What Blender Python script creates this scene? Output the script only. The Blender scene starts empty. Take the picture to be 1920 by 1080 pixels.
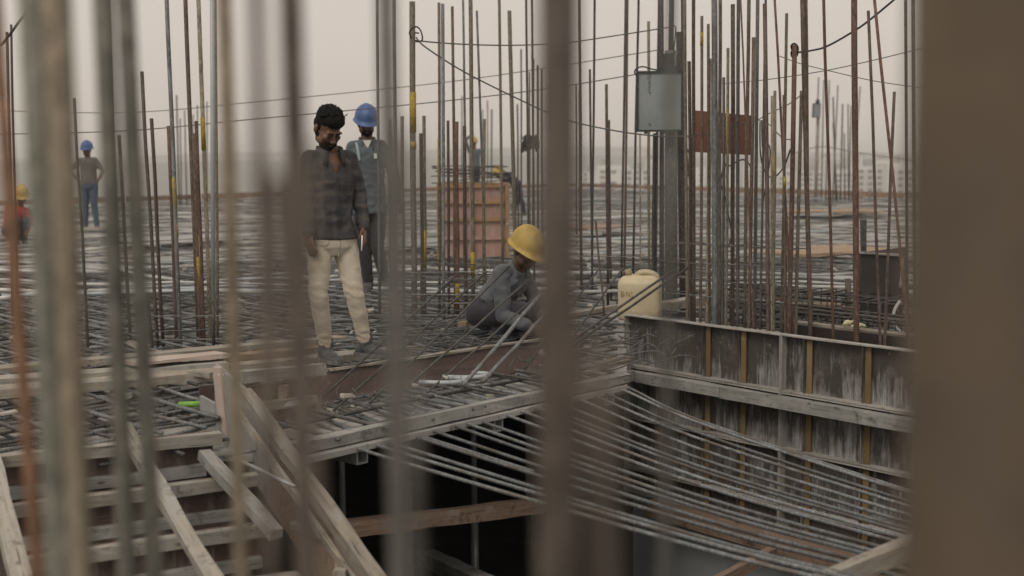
import bpy, math, random
import numpy as np
from mathutils import Vector, Matrix, noise as mnoise

SC = bpy.context.scene
COL = SC.collection
rnd = random.Random(7)
R = math.radians

# ------------------------------------------------------------------ camera
CAM_Z = 1.35
FPX = 2400.0
cam_d = bpy.data.cameras.new('camera')
cam_d.lens = 45.0; cam_d.sensor_width = 36.0
cam_d.clip_start = 0.05; cam_d.clip_end = 30000
cam_d.dof.use_dof = True
cam_d.dof.focus_distance = 8.5
cam_d.dof.aperture_fstop = 2.0
cam = bpy.data.objects.new('camera', cam_d); COL.objects.link(cam)
CAMR = Matrix.Rotation(R(90 - 5.83), 4, 'X') @ Matrix.Rotation(R(-0.4), 4, 'Z')
CAML = Vector((0, 0, CAM_Z))
cam.matrix_world = Matrix.Translation(CAML) @ CAMR
SC.camera = cam

# ------------------------------------------------------------------ world, sun, exposure
SUN_EL, SUN_AZ = R(48), R(205)          # hazy sun, behind the camera and to its left
w = bpy.data.worlds.new('World'); SC.world = w; w.use_nodes = True
nt = w.node_tree; nt.nodes.clear()
sky = nt.nodes.new('ShaderNodeTexSky'); sky.sky_type = 'NISHITA'; sky.sun_disc = False
sky.sun_elevation = SUN_EL; sky.sun_rotation = SUN_AZ
sky.dust_density = 6.0; sky.air_density = 1.5; sky.ozone_density = 1.0
hs = nt.nodes.new('ShaderNodeHueSaturation'); hs.inputs['Saturation'].default_value = 0.25
mx = nt.nodes.new('ShaderNodeMix'); mx.data_type = 'RGBA'
mx.inputs[0].default_value = 0.78
mx.inputs[7].default_value = (7.9, 7.0, 6.2, 1)        # even pinkish-grey overcast veil
bg = nt.nodes.new('ShaderNodeBackground'); bg.inputs['Strength'].default_value = 0.10
wo = nt.nodes.new('ShaderNodeOutputWorld')
nt.links.new(sky.outputs[0], hs.inputs['Color']); nt.links.new(hs.outputs[0], mx.inputs[6])
nt.links.new(mx.outputs[2], bg.inputs[0]); nt.links.new(bg.outputs[0], wo.inputs[0])

sun_d = bpy.data.lights.new('sun', 'SUN'); sun_d.energy = 1.0; sun_d.angle = R(20); sun_d.color = (1.0, 0.90, 0.77)
sun = bpy.data.objects.new('sun', sun_d); COL.objects.link(sun)
sdir = Vector((math.sin(SUN_AZ) * math.cos(SUN_EL), math.cos(SUN_AZ) * math.cos(SUN_EL), math.sin(SUN_EL)))
sun.rotation_euler = sdir.to_track_quat('Z', 'Y').to_euler()

vs = SC.view_settings
vs.view_transform = 'Standard'; vs.look = 'None'; vs.exposure = 0.0; vs.gamma = 1.0; vs.use_curve_mapping = False
SC.cycles.volume_bounces = 1
SC.cycles.max_bounces = 8
SC.cycles.use_denoising = True

# ------------------------------------------------------------------ picture point -> place
def ray(px, py):
    return CAMR.to_3x3() @ Vector(((px - 960) / FPX, -(py - 540) / FPX, -1.0))
def P(px, py, Y):                      # the point at distance Y in front
    d = ray(px, py); return CAML + d * (Y / d.y)
def G(px, py, z=0.0):                  # the point at height z
    d = ray(px, py); return CAML + d * ((z - CAM_Z) / d.z)

# ------------------------------------------------------------------ object helpers
WM = {}
def link(name, mesh, m=None, parent=None, M=None):
    o = bpy.data.objects.new(name, mesh); COL.objects.link(o)
    M = M or Matrix.Identity(4)
    if m is not None and mesh is not None:
        if not mesh.materials: mesh.materials.append(m)
    if parent is not None:
        o.parent = parent; o.matrix_parent_inverse = WM[parent.name].inverted()
    o.matrix_basis = M
    WM[o.name] = M.copy()
    return o
def tag(o, label=None, cat=None, group=None, kind=None):
    if label: o['label'] = label
    if cat: o['category'] = cat
    if group: o['group'] = group
    if kind: o['kind'] = kind
    return o
def thing(name, label, cat, loc, group=None, rz=0.0):
    o = link(name, None, M=Matrix.Translation(Vector(loc)) @ Matrix.Rotation(rz, 4, 'Z'))
    o.empty_display_size = 0.2
    return tag(o, label, cat, group)

class MB:
    def __init__(s): s.v = []; s.f = []; s.uv = []
    def tube(s, pts, r, n=8, caps=True, ex=1.0):
        pts = [Vector(p) for p in pts]; k = len(pts)
        rs = r if isinstance(r, (list, tuple)) else [r] * k
        b = len(s.v); t0 = (pts[1] - pts[0]).normalized()
        up = Vector((0, 0, 1)) if abs(t0.z) < 0.9 else Vector((1, 0, 0))
        a = t0.cross(up).normalized(); dist = 0; ds = []
        for i, p in enumerate(pts):
            t = (pts[min(i + 1, k - 1)] - pts[max(i - 1, 0)]).normalized()
            a = (a - t * a.dot(t)).normalized(); c = t.cross(a)
            if i: dist += (p - pts[i - 1]).length
            ds.append(dist)
            for j in range(n):
                an = 2 * math.pi * j / n
                s.v.append(p + a * (math.cos(an) * rs[i]) + c * (math.sin(an) * rs[i] * ex))
        for i in range(k - 1):
            for j in range(n):
                j2 = (j + 1) % n
                s.f.append((b + i * n + j, b + i * n + j2, b + (i + 1) * n + j2, b + (i + 1) * n + j))
                s.uv.append(((j / n, ds[i]), ((j + 1) / n, ds[i]), ((j + 1) / n, ds[i + 1]), (j / n, ds[i + 1])))
        if caps:
            s.f.append(tuple(b + j for j in range(n))[::-1]); s.uv.append(((0, 0),) * n)
            s.f.append(tuple(b + (k - 1) * n + j for j in range(n))); s.uv.append(((0, 0),) * n)
        return s
    def box(s, L, W, H, seg=1, jit=0.0, M=None, rr=rnd):
        b = len(s.v); M = M or Matrix.Identity(4)
        for i in range(seg + 1):
            x = -L / 2 + L * i / seg
            for (y, z) in ((-W / 2, -H / 2), (W / 2, -H / 2), (W / 2, H / 2), (-W / 2, H / 2)):
                s.v.append(M @ Vector((x + (rr.uniform(-jit, jit) if i in (0, seg) else 0), y + rr.uniform(-jit, jit), z + rr.uniform(-jit, jit))))
        for i in range(seg):
            for j in range(4):
                j2 = (j + 1) % 4
                s.f.append((b + i * 4 + j, b + i * 4 + j2, b + i * 4 + 4 + j2, b + i * 4 + 4 + j)); s.uv.append(((0, 0), (1, 0), (1, 1), (0, 1)))
        s.f.append((b + 3, b + 2, b + 1, b)); s.uv.append(((0, 0),) * 4)
        e = b + seg * 4
        s.f.append((e, e + 1, e + 2, e + 3)); s.uv.append(((0, 0),) * 4)
        return s
    def loft(s, rings):                # closed: a list of rings with the same number of points
        b = len(s.v); n = len(rings[0])
        for rg in rings: s.v.extend(Vector(p) for p in rg)
        for i in range(len(rings) - 1):
            for j in range(n):
                j2 = (j + 1) % n
                s.f.append((b + i * n + j, b + i * n + j2, b + (i + 1) * n + j2, b + (i + 1) * n + j)); s.uv.append(((0, 0),) * 4)
        s.f.append(tuple(b + j for j in range(n))[::-1]); s.uv.append(((0, 0),) * n)
        e = b + (len(rings) - 1) * n
        s.f.append(tuple(e + j for j in range(n))); s.uv.append(((0, 0),) * n)
        return s
    def ell(s, c, r, M=None, nu=12, nv=8):
        b = len(s.v); c = Vector(c); M = M or Matrix.Identity(3)
        s.v.append(c + M @ Vector((0, 0, r[2])))
        for i in range(1, nv):
            ph = math.pi * i / nv
            for j in range(nu):
                th = 2 * math.pi * j / nu
                s.v.append(c + M @ Vector((r[0] * math.sin(ph) * math.cos(th), r[1] * math.sin(ph) * math.sin(th), r[2] * math.cos(ph))))
        s.v.append(c + M @ Vector((0, 0, -r[2])))
        e = len(s.v) - 1
        def F(*q): s.f.append(q); s.uv.append(((0, 0),) * len(q))
        for j in range(nu):
            j2 = (j + 1) % nu
            F(b, b + 1 + j, b + 1 + j2)
            F(e, e - nu + j2, e - nu + j)
            for i in range(nv - 2):
                F(b + 1 + i * nu + j, b + 1 + (i + 1) * nu + j, b + 1 + (i + 1) * nu + j2, b + 1 + i * nu + j2)
        return s
    def poly(s, pts, h0, h1):          # upright prism over plan points (counter-clockwise)
        s.loft([[(p[0], p[1], h0) for p in pts], [(p[0], p[1], h1) for p in pts]]); return s
    def mesh(s, name='m', smooth=False, recalc=False):
        me = bpy.data.meshes.new(name)
        me.from_pydata([tuple(v) for v in s.v], [], s.f)
        uvl = me.uv_layers.new(name='UVMap')
        flat = [c for q in s.uv for p in q for c in p]
        if len(flat) == len(uvl.data) * 2: uvl.data.foreach_set('uv', flat)
        if smooth: me.polygons.foreach_set('use_smooth', [True] * len(me.polygons))
        me.update()
        return me

def frame(p, q, up=(0, 0, 1)):         # x axis from p to q, origin in the middle
    p, q, up = Vector(p), Vector(q), Vector(up)
    x = (q - p).normalized(); y = up.cross(x).normalized(); z = x.cross(y)
    M = Matrix((x, y, z)).transposed().to_4x4(); M.translation = (p + q) / 2
    return M
def board(name, p, q, W, H, m, parent=None, up=(0, 0, 1), jit=0.003, roll=0.0, bev=True):
    L = (Vector(q) - Vector(p)).length
    me = MB().box(L, W, H, seg=max(3, min(10, int(L / 0.22))), jit=jit * 1.5).mesh(name)
    return link(name, me, m, parent, frame(p, q, up) @ Matrix.Rotation(roll, 4, 'X'))
def bent(p, q, n=5, amp=0.01, sag=0.0, rr=rnd):
    p, q = Vector(p), Vector(q); out = []
    for i in range(n):
        t = i / (n - 1); e = 4 * t * (1 - t)
        out.append(p.lerp(q, t) + Vector((rr.uniform(-amp, amp), rr.uniform(-amp, amp), rr.uniform(-amp, amp))) * (1 if 0 < i < n - 1 else 0) - Vector((0, 0, sag * e)))
    return out
def smooth_pts(pts, k=6):              # Catmull-Rom
    pts = [Vector(p) for p in pts]; out = []
    for i in range(len(pts) - 1):
        a = pts[max(i - 1, 0)]; b = pts[i]; c = pts[i + 1]; d = pts[min(i + 2, len(pts) - 1)]
        for j in range(k):
            t = j / k
            out.append(0.5 * ((2 * b) + (c - a) * t + (2 * a - 5 * b + 4 * c - d) * t * t + (3 * b - a - 3 * c + d) * t ** 3))
    out.append(pts[-1]); return out
def bar(name, pts, r, m, parent=None, n=8, base=None):
    """A round bar; a top-level one gets its origin at its foot."""
    pts = [Vector(p) for p in pts]
    b = pts[0].copy()
    me = MB().tube([p - b for p in pts], r, n).mesh(name, smooth=True)
    return link(name, me, m, parent, Matrix.Translation(b))

# ------------------------------------------------------------------ materials
def newmat(name):
    m = bpy.data.materials.new(name); m.use_nodes = True
    t = m.node_tree; t.nodes.clear()
    out = t.nodes.new('ShaderNodeOutputMaterial'); bs = t.nodes.new('ShaderNodeBsdfPrincipled')
    t.links.new(bs.outputs[0], out.inputs[0])
    return m, t, bs
class N:
    def __init__(s, t): s.t = t
    def new(s, ty, **kw):
        n = s.t.nodes.new(ty)
        for k, v in kw.items():
            setattr(n, k, v)
        return n
    def L(s, a, b): s.t.links.new(a, b)
    def coord(s, kind='Object', scale=(1, 1, 1), rand=True):
        c = s.new('ShaderNodeTexCoord'); mp = s.new('ShaderNodeMapping')
        s.L(c.outputs[kind], mp.inputs['Vector']); mp.inputs['Scale'].default_value = scale
        if rand:
            oi = s.new('ShaderNodeObjectInfo'); mu = s.new('ShaderNodeMath', operation='MULTIPLY'); mu.inputs[1].default_value = 37.0
            s.L(oi.outputs['Random'], mu.inputs[0])
            cb = s.new('ShaderNodeCombineXYZ')
            for i in range(3): s.L(mu.outputs[0], cb.inputs[i])
            s.L(cb.outputs[0], mp.inputs['Location'])
        return mp.outputs[0]
    def noise(s, vec, scale=5, detail=4, rough=0.6):
        n = s.new('ShaderNodeTexNoise'); n.inputs['Scale'].default_value = scale
        n.inputs['Detail'].default_value = detail; n.inputs['Roughness'].default_value = rough
        s.L(vec, n.inputs['Vector']); return n.outputs[0]
    def ramp(s, fac, stops):
        r = s.new('ShaderNodeValToRGB'); e = r.color_ramp.elements
        e[0].position, e[0].color = stops[0][0], (*stops[0][1], 1)
        e[1].position, e[1].color = stops[-1][0], (*stops[-1][1], 1)
        for p, c in stops[1:-1]:
            x = e.new(p); x.color = (*c, 1)
        s.L(fac, r.inputs[0]); return r.outputs[0]
    def step(s, fac, a, b):            # 0..1 between a and b
        r = s.new('ShaderNodeMapRange'); r.inputs[1].default_value = a; r.inputs[2].default_value = b
        s.L(fac, r.inputs[0]); return r.outputs[0]
    def mix(s, fac, a, b, mode='MIX'):
        m = s.new('ShaderNodeMix', data_type='RGBA', blend_type=mode)
        for x, i in ((fac, 0), (a, 6), (b, 7)):
            if isinstance(x, (int, float)): m.inputs[i].default_value = x
            elif isinstance(x, tuple): m.inputs[i].default_value = (*x, 1)
            else: s.L(x, m.inputs[i])
        return m.outputs[2]
    def rand_val(s, colr, amount=0.25):
        oi = s.new('ShaderNodeObjectInfo'); r = s.new('ShaderNodeMapRange')
        r.inputs[3].default_value = 1 - amount; r.inputs[4].default_value = 1 + amount
        s.L(oi.outputs['Random'], r.inputs[0])
        h = s.new('ShaderNodeHueSaturation'); s.L(colr, h.inputs['Color']); s.L(r.outputs[0], h.inputs['Value'])
        return h.outputs[0]
    def bump(s, h, strength, dist, bs, normal=None):
        b = s.new('ShaderNodeBump'); b.inputs['Strength'].default_value = strength; b.inputs['Distance'].default_value = dist
        s.L(h, b.inputs['Height'])
        if normal is not None: s.L(normal, b.inputs['Normal'])
        s.L(b.outputs[0], bs.inputs['Normal']); return b.outputs[0]

def m_rebar(name, c1, c2, rough=0.6, metal=0.25, spot=0.5, rib=True, vary=0.3, dust=None):
    m, t, bs = newmat(name); n = N(t)
    v = n.coord('Object', (1, 1, 0.35))
    f = n.noise(v, 14, 5, 0.65)
    c = n.ramp(f, [(spot - 0.12, c1), (spot + 0.12, c2)])
    f2 = n.noise(v, 90, 2, 0.6)
    c = n.mix(n.step(f2, 0.45, 0.75), c, tuple(x * 1.7 for x in c2))
    if dust: c = n.mix(n.step(n.noise(v, 5, 4), 0.5, 0.62), c, dust)
    c = n.rand_val(c, vary)
    n.L(c, bs.inputs['Base Color'])
    bs.inputs['Roughness'].default_value = rough; bs.inputs['Metallic'].default_value = metal
    if rib:
        tc = n.new('ShaderNodeTexCoord'); sp = n.new('ShaderNodeSeparateXYZ'); n.L(tc.outputs['UV'], sp.inputs[0])
        a = n.new('ShaderNodeMath', operation='MULTIPLY'); a.inputs[1].default_value = 2 * math.pi / 0.016; n.L(sp.outputs[1], a.inputs[0])
        b = n.new('ShaderNodeMath', operation='MULTIPLY_ADD'); b.inputs[1].default_value = 4 * math.pi; n.L(sp.outputs[0], b.inputs[0]); n.L(a.outputs[0], b.inputs[2])
        s_ = n.new('ShaderNodeMath', operation='SINE'); n.L(b.outputs[0], s_.inputs[0])
        n.bump(s_.outputs[0], 0.55, 0.002, bs)
    return m
def m_wood(name, dark, light, stain=(0.42, 0.41, 0.38), stain_amt=0.5, vary=0.2, rough=0.85):
    m, t, bs = newmat(name); n = N(t)
    v = n.coord('Object', (1.2, 16, 16)); v2 = n.coord('Object', (1, 1, 1))
    g = n.noise(v, 3.5, 6, 0.65)
    c = n.ramp(g, [(0.30, dark), (0.55, light), (0.75, tuple(x * 1.12 for x in light))])
    k = n.new('ShaderNodeTexVoronoi'); k.inputs['Scale'].default_value = 3.0
    n.L(n.coord('Object', (1, 2.2, 2.2)), k.inputs['Vector'])
    c = n.mix(n.step(k.outputs['Distance'], 0.09, 0.04), c, tuple(x * 0.35 for x in dark))
    c = n.mix(n.step(n.noise(v2, 4, 6, 0.7), 0.62 - 0.2 * stain_amt, 0.74 - 0.1 * stain_amt), c, stain)
    c = n.mix(n.step(n.noise(v2, 9, 5, 0.7), 0.57, 0.70), c, tuple(x * 0.5 for x in dark))
    c = n.mix(n.step(n.noise(n.coord('Object', (0.8, 30, 30)), 3, 2), 0.66, 0.70), c, tuple(x * 0.3 for x in dark))
    c = n.rand_val(c, vary)
    n.L(c, bs.inputs['Base Color']); bs.inputs['Roughness'].default_value = rough
    n.bump(g, 0.35, 0.004, bs)
    return m
def m_ply(name, c1, c2, stain=(0.35, 0.34, 0.33), amt=0.35, rough=0.55, vert=True, vary=0.12):
    m, t, bs = newmat(name); n = N(t)
    v = n.coord('Object', (1, 1, 1))
    c = n.ramp(n.noise(v, 2.2, 6, 0.65), [(0.32, c1), (0.68, c2)])
    vs_ = n.coord('Object', (9, 9, 1.2) if vert else (2, 2, 2))
    c = n.mix(n.step(n.noise(vs_, 2.0, 6, 0.72), 0.66 - 0.3 * amt, 0.80), c, stain)
    sc = n.noise(n.coord('Object', (3, 40, 40)), 2, 3)
    c = n.mix(n.step(sc, 0.68, 0.75), c, tuple(x * 2.2 for x in c2))
    c = n.rand_val(c, vary)
    n.L(c, bs.inputs['Base Color']); bs.inputs['Roughness'].default_value = rough
    n.bump(n.noise(v, 35, 4), 0.15, 0.003, bs)
    return m
def m_plain(name, c1, c2=None, scale=8, rough=0.7, metal=0.0, bump=0.15, bscale=40, stretch=(1, 1, 1), vary=0.0, bd=0.002):
    m, t, bs = newmat(name); n = N(t)
    c2 = c2 or tuple(x * 0.7 for x in c1)
    v = n.coord('Object', stretch)
    c = n.ramp(n.noise(v, scale, 5, 0.62), [(0.35, c2), (0.65, c1)])
    if vary: c = n.rand_val(c, vary)
    n.L(c, bs.inputs['Base Color']); bs.inputs['Roughness'].default_value = rough; bs.inputs['Metallic'].default_value = metal
    if bump: n.bump(n.noise(v, bscale, 3), bump, bd, bs)
    return m

M = {}
M['steel'] = m_rebar('grey_rebar', (0.088, 0.094, 0.097), (0.162, 0.170, 0.172), 0.55, 0.2, dust=(0.125, 0.112, 0.10))
M['steel_light'] = m_rebar('light_grey_rebar', (0.098, 0.105, 0.109), (0.160, 0.169, 0.174), 0.6, 0.1, rib=False, dust=(0.105, 0.09, 0.078))
M['steel_dark'] = m_rebar('dark_rebar', (0.035, 0.034, 0.034), (0.075, 0.070, 0.066), 0.55, 0.3)
M['olive'] = m_rebar('olive_rebar', (0.085, 0.075, 0.055), (0.15, 0.13, 0.095), 0.65, 0.15)
M['brown'] = m_rebar('brown_rebar', (0.062, 0.044, 0.035), (0.115, 0.083, 0.066), 0.7, 0.1)
M['rust'] = m_rebar('rust_rebar', (0.085, 0.048, 0.035), (0.150, 0.088, 0.064), 0.8, 0.0)
M['orange'] = m_rebar('orange_rebar', (0.115, 0.062, 0.034), (0.17, 0.095, 0.055), 0.85, 0.0, rib=False)
M['speckle'] = m_rebar('cement_splashed_rebar', (0.11, 0.085, 0.062), (0.30, 0.26, 0.20), 0.8, 0.0, spot=0.45)
M['tan'] = m_rebar('dusty_rebar', (0.135, 0.108, 0.078), (0.20, 0.165, 0.12), 0.85, 0.0, rib=False, vary=0.05)
M['dustgrey'] = m_rebar('dusty_grey_rebar', (0.115, 0.115, 0.095), (0.165, 0.162, 0.135), 0.85, 0.0, rib=False, vary=0.05)
M['fgdark'] = m_rebar('dark_dusty_rebar', (0.085, 0.082, 0.070), (0.125, 0.12, 0.10), 0.85, 0.0, rib=False, vary=0.05)
M['fggrey'] = m_rebar('grey_dusty_rebar', (0.070, 0.066, 0.060), (0.10, 0.095, 0.086), 0.85, 0.0, rib=False, vary=0.05)
M['fgbrown'] = m_rebar('brown_dusty_rebar', (0.052, 0.041, 0.033), (0.080, 0.064, 0.052), 0.85, 0.0, rib=False, vary=0.05)
M['yellow'] = m_plain('yellow_paint', (0.42, 0.30, 0.03), (0.20, 0.15, 0.03), 60, 0.7)
M['pvc'] = m_plain('white_conduit', (0.56, 0.565, 0.55), (0.30, 0.30, 0.29), 1.6, 0.55, vary=0.3)
M['pvcgrey'] = m_plain('grey_conduit', (0.40, 0.44, 0.46), (0.32, 0.35, 0.37), 3, 0.45)
M['wood'] = m_wood('weathered_timber', (0.15, 0.13, 0.105), (0.27, 0.24, 0.195), stain=(0.29, 0.285, 0.265), stain_amt=0.7)
M['wood_pale'] = m_wood('pale_timber', (0.20, 0.182, 0.152), (0.325, 0.30, 0.255), stain=(0.34, 0.335, 0.315), stain_amt=0.8)
M['wood_dark'] = m_wood('dark_timber', (0.13, 0.085, 0.06), (0.23, 0.16, 0.115), stain=(0.3, 0.27, 0.24), stain_amt=0.3)
M['wood_orange'] = m_wood('orange_timber', (0.20, 0.14, 0.095), (0.30, 0.22, 0.15), stain_amt=0.1)
M['wood_rib'] = m_wood('orange_rib_timber', (0.21, 0.13, 0.07), (0.31, 0.20, 0.11), stain_amt=0.2)
M['cement_wood'] = m_wood('cement_coated_timber', (0.16, 0.16, 0.15), (0.27, 0.268, 0.25), stain=(0.36, 0.355, 0.335), stain_amt=0.9)
M['ply_brown'] = m_ply('brown_film_plywood', (0.060, 0.040, 0.034), (0.098, 0.066, 0.054), (0.20, 0.175, 0.16), 0.25)
M['ply_red'] = m_ply('red_film_plywood', (0.070, 0.044, 0.037), (0.108, 0.068, 0.056), (0.25, 0.235, 0.22), 0.5)
M['ply_pink'] = m_ply('pink_plywood', (0.25, 0.155, 0.13), (0.34, 0.21, 0.175), (0.40, 0.35, 0.31), 0.5)
M['ply_pale'] = m_ply('pale_plywood', (0.36, 0.29, 0.25), (0.47, 0.39, 0.34), (0.5, 0.47, 0.43), 0.3, 0.8)
M['ply_grey'] = m_ply('cement_grey_plywood', (0.22, 0.225, 0.22), (0.36, 0.365, 0.355), (0.10, 0.10, 0.10), 0.35, 0.8)
M['ply_dark'] = m_ply('dark_plywood', (0.032, 0.027, 0.026), (0.055, 0.046, 0.042), (0.12, 0.11, 0.10), 0.15, 0.5)
M['panel_rust'] = m_ply('rust_red_sheet', (0.125, 0.050, 0.032), (0.18, 0.075, 0.048), (0.22, 0.14, 0.10), 0.3, 0.75)
M['wire'] = m_plain('black_cable', (0.03, 0.03, 0.03), (0.02, 0.02, 0.02), 8, 0.5, bump=0)
M['wire_grey'] = m_plain('grey_wire', (0.10, 0.10, 0.095), (0.07, 0.07, 0.07), 8, 0.5, bump=0)

# deck boarding: grey-brown shuttering ply with cement dust
m, t, bs = newmat('shuttering_deck'); n = N(t)
v = n.coord('Object', (1, 1, 1), rand=False)
c = n.ramp(n.noise(v, 0.35, 6, 0.65), [(0.35, (0.23, 0.235, 0.23)), (0.5, (0.31, 0.305, 0.285)), (0.66, (0.27, 0.245, 0.205))])
c = n.mix(n.step(n.noise(v, 2.5, 7, 0.72), 0.50, 0.70), c, (0.40, 0.395, 0.375))
c = n.mix(n.step(n.noise(v, 14, 4, 0.7), 0.56, 0.70), c, (0.085, 0.08, 0.075))
n.L(c, bs.inputs['Base Color']); bs.inputs['Roughness'].default_value = 0.9
n.bump(n.noise(v, 20, 5), 0.4, 0.01, bs); M['deck'] = m
# dark steel panel with pale cement runs
m, t, bs = newmat('steel_shutter'); n = N(t)
v = n.coord('Object', (1, 1, 1))
c = n.ramp(n.noise(v, 3, 5), [(0.35, (0.056, 0.048, 0.044)), (0.7, (0.095, 0.082, 0.075))])
vr = n.coord('Object', (9, 9, 1.6))
runs = n.noise(vr, 2.0, 7, 0.75)
big = n.noise(v, 2.6, 3)
add = n.new('ShaderNodeMath', operation='MULTIPLY_ADD'); add.inputs[1].default_value = 0.6
n.L(big, add.inputs[0]); n.L(runs, add.inputs[2])
tc_ = n.new('ShaderNodeTexCoord'); sp_ = n.new('ShaderNodeSeparateXYZ'); n.L(tc_.outputs['Object'], sp_.inputs[0])
dv_ = n.new('ShaderNodeMath', operation='MULTIPLY_ADD'); dv_.inputs[1].default_value = -1 / 0.405; dv_.inputs[2].default_value = 0.12 / 0.405 + 8; n.L(sp_.outputs[2], dv_.inputs[0])
fr2 = n.new('ShaderNodeMath', operation='FRACT'); n.L(dv_.outputs[0], fr2.inputs[0])
ad2 = n.new('ShaderNodeMath', operation='MULTIPLY_ADD'); ad2.inputs[1].default_value = 0.22; n.L(fr2.outputs[0], ad2.inputs[0]); n.L(add.outputs[0], ad2.inputs[2])
fine = n.noise(n.coord('Object', (30, 30, 1.3)), 2.0, 5, 0.7)
ad3 = n.new('ShaderNodeMath', operation='MULTIPLY_ADD'); ad3.inputs[1].default_value = 0.5; n.L(fine, ad3.inputs[0]); n.L(ad2.outputs[0], ad3.inputs[2])
c = n.mix(n.step(ad3.outputs[0], 1.15, 1.46), c, (0.42, 0.425, 0.415))
c = n.mix(n.step(n.noise(v, 7, 6, 0.7), 0.54, 0.80), c, (0.22, 0.20, 0.185))
c = n.mix(n.step(n.noise(v, 26, 3), 0.66, 0.74), c, (0.24, 0.235, 0.225))
n.L(c, bs.inputs['Base Color']); bs.inputs['Roughness'].default_value = 0.6; bs.inputs['Metallic'].default_value = 0.15
n.bump(add.outputs[0], 0.3, 0.01, bs); M['shutter'] = m
M['shutter_rim'] = m_ply('cement_coated_steel', (0.24, 0.23, 0.21), (0.40, 0.385, 0.355), (0.12, 0.095, 0.08), 0.5, 0.85)
M['ochre'] = m_ply('ochre_painted_rib', (0.13, 0.085, 0.032), (0.21, 0.135, 0.05), (0.20, 0.18, 0.15), 0.6, 0.8)
M['concrete'] = m_plain('cast_concrete', (0.33, 0.345, 0.355), (0.25, 0.26, 0.265), 1.6, 0.9, bump=0.3, bscale=14, bd=0.006)
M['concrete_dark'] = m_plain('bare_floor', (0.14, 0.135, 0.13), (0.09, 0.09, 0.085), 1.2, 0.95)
M['galv'] = m_plain('galvanised_tube', (0.42, 0.43, 0.42), (0.28, 0.29, 0.28), 6, 0.45, 0.4)

# ------------------------------------------------------------------ the setting
U = Vector((0.675, 0.738, 0)); V = Vector((0.675, -0.738, 0))     # the two directions of the building
DZ = -0.14                                                        # top of the deck boarding
W0 = Vector((0.92, 10.0, 0)); WD = Vector((0.637, -0.771, 0)); WN = Vector((0.771, 0.637, 0))
WE = W0 + WD * 4.0
def struct(name, me, m): return tag(link(name, me, m), kind='structure')

GROUND_Z = -46.0
me = MB().box(6900, 6900, 1.0).mesh('ground')
M['ground'] = m_plain('hazy_plain', (0.085, 0.095, 0.06), (0.12, 0.105, 0.085), 0.004, 0.95, bump=0)
tag(link('ground', me, M['ground'], None, Matrix.Translation((0, 2600, GROUND_Z - 0.5))), kind='structure')
# low wooded rise on the skyline
def hills(name, y0, h, x0, x1, seed):
    mb = MB(); nx, ny = 90, 8; rows = []
    for j in range(ny + 1):
        for i in range(nx + 1):
            x = x0 + (x1 - x0) * i / nx; tt = j / ny
            y = y0 + 900 * tt + 60 * math.sin(i * 0.3)
            pr = math.sin(math.pi * min(1, tt * 1.0))
            hh = h * pr * (0.82 + 0.30 * mnoise.noise(Vector((x * 0.0015, seed, tt))) + 0.10 * mnoise.noise(Vector((x * 0.012, seed + 3, tt * 4))))
            mb.v.append(Vector((x, y, GROUND_Z - 1 + max(0, hh))))
    for j in range(ny):
        for i in range(nx):
            a = j * (nx + 1) + i; mb.f.append((a, a + 1, a + nx + 2, a + nx + 1)); mb.uv.append(((0, 0),) * 4)
    return struct(name, mb.mesh(name, smooth=True), M['hill'])
M['hill'] = m_plain('wooded_hill', (0.045, 0.06, 0.035), (0.03, 0.04, 0.028), 0.02, 0.95, bump=0)
hills('hills', 1500, 60, -2600, 2600, 2.0)
hills('hills', 2450, 74, -3300, 3300, 7.0)

deck = [(-47, 1.9), (-4.5, 4.75), (-2.36, 5.90), (-1.46, 6.36), (-1.02, 6.30), (0.75, 8.26), (0.90, 10.02)]
deck += [tuple((W0 + WN * 0.40)[:2]), tuple((WE + WN * 0.40)[:2]), (31, 5.0), (31, 8), (3.17, 63.0), (-47, 8.0)]
struct('deck', MB().poly(deck, DZ - 0.03, DZ).mesh('deck'), M['deck'])
near = [(-47, -8), (31, -8), (31, 4.6), (4.7, 4.6), (4.7, 2.6), (-3.6, 2.6), (-4.6, 4.4), (-47, 1.5)]  # deck around the camera, unseen side arms extended to keep light out
struct('near_deck', MB().poly(near, DZ - 0.2, DZ).mesh('near_deck'), M['deck'])
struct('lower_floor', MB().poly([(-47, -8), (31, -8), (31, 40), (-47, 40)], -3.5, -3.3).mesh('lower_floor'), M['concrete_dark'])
for nm, a in (('light_block_back', [(-20, 24), (20, 24), (20, 24.3), (-20, 24.3)]), ('light_block_left', [(-12.3, -8), (-12, -8), (-12, 24), (-12.3, 24)]),
              ('light_block_right', [(14, -8), (14.3, -8), (14.3, 24), (14, 24)]), ('light_block_front', [(-12, -8), (14, -8), (14, -7.7), (-12, -7.7)])):
    struct(nm, MB().poly(a, -3.3, DZ - 0.034).mesh(nm), M['concrete_dark'])  # walls added below the deck to shut out light and darken the void

# kerb boards along the far edges of the deck
def edge_boards(label, a, b, n_):
    t_ = thing('edge_form', label, 'formwork', a)
    for i in range(n_):
        p = Vector(a).lerp(Vector(b), i / n_ + 0.001); q = Vector(a).lerp(Vector(b), (i + 1) / n_ - 0.001)
        board('board', p, q, 0.06, 0.15 + 0.06 * rnd.random(), M['wood_dark'], t_, jit=0.012)
edge_boards('low brown edge board on the far left side of the deck', (3.1, 62.8, DZ + 0.13), (-30, 26.6, DZ + 0.13), 16)
edge_boards('low brown edge board on the far right side of the deck', (3.3, 62.6, DZ + 0.13), (26, 17.8, DZ + 0.13), 16)

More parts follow.
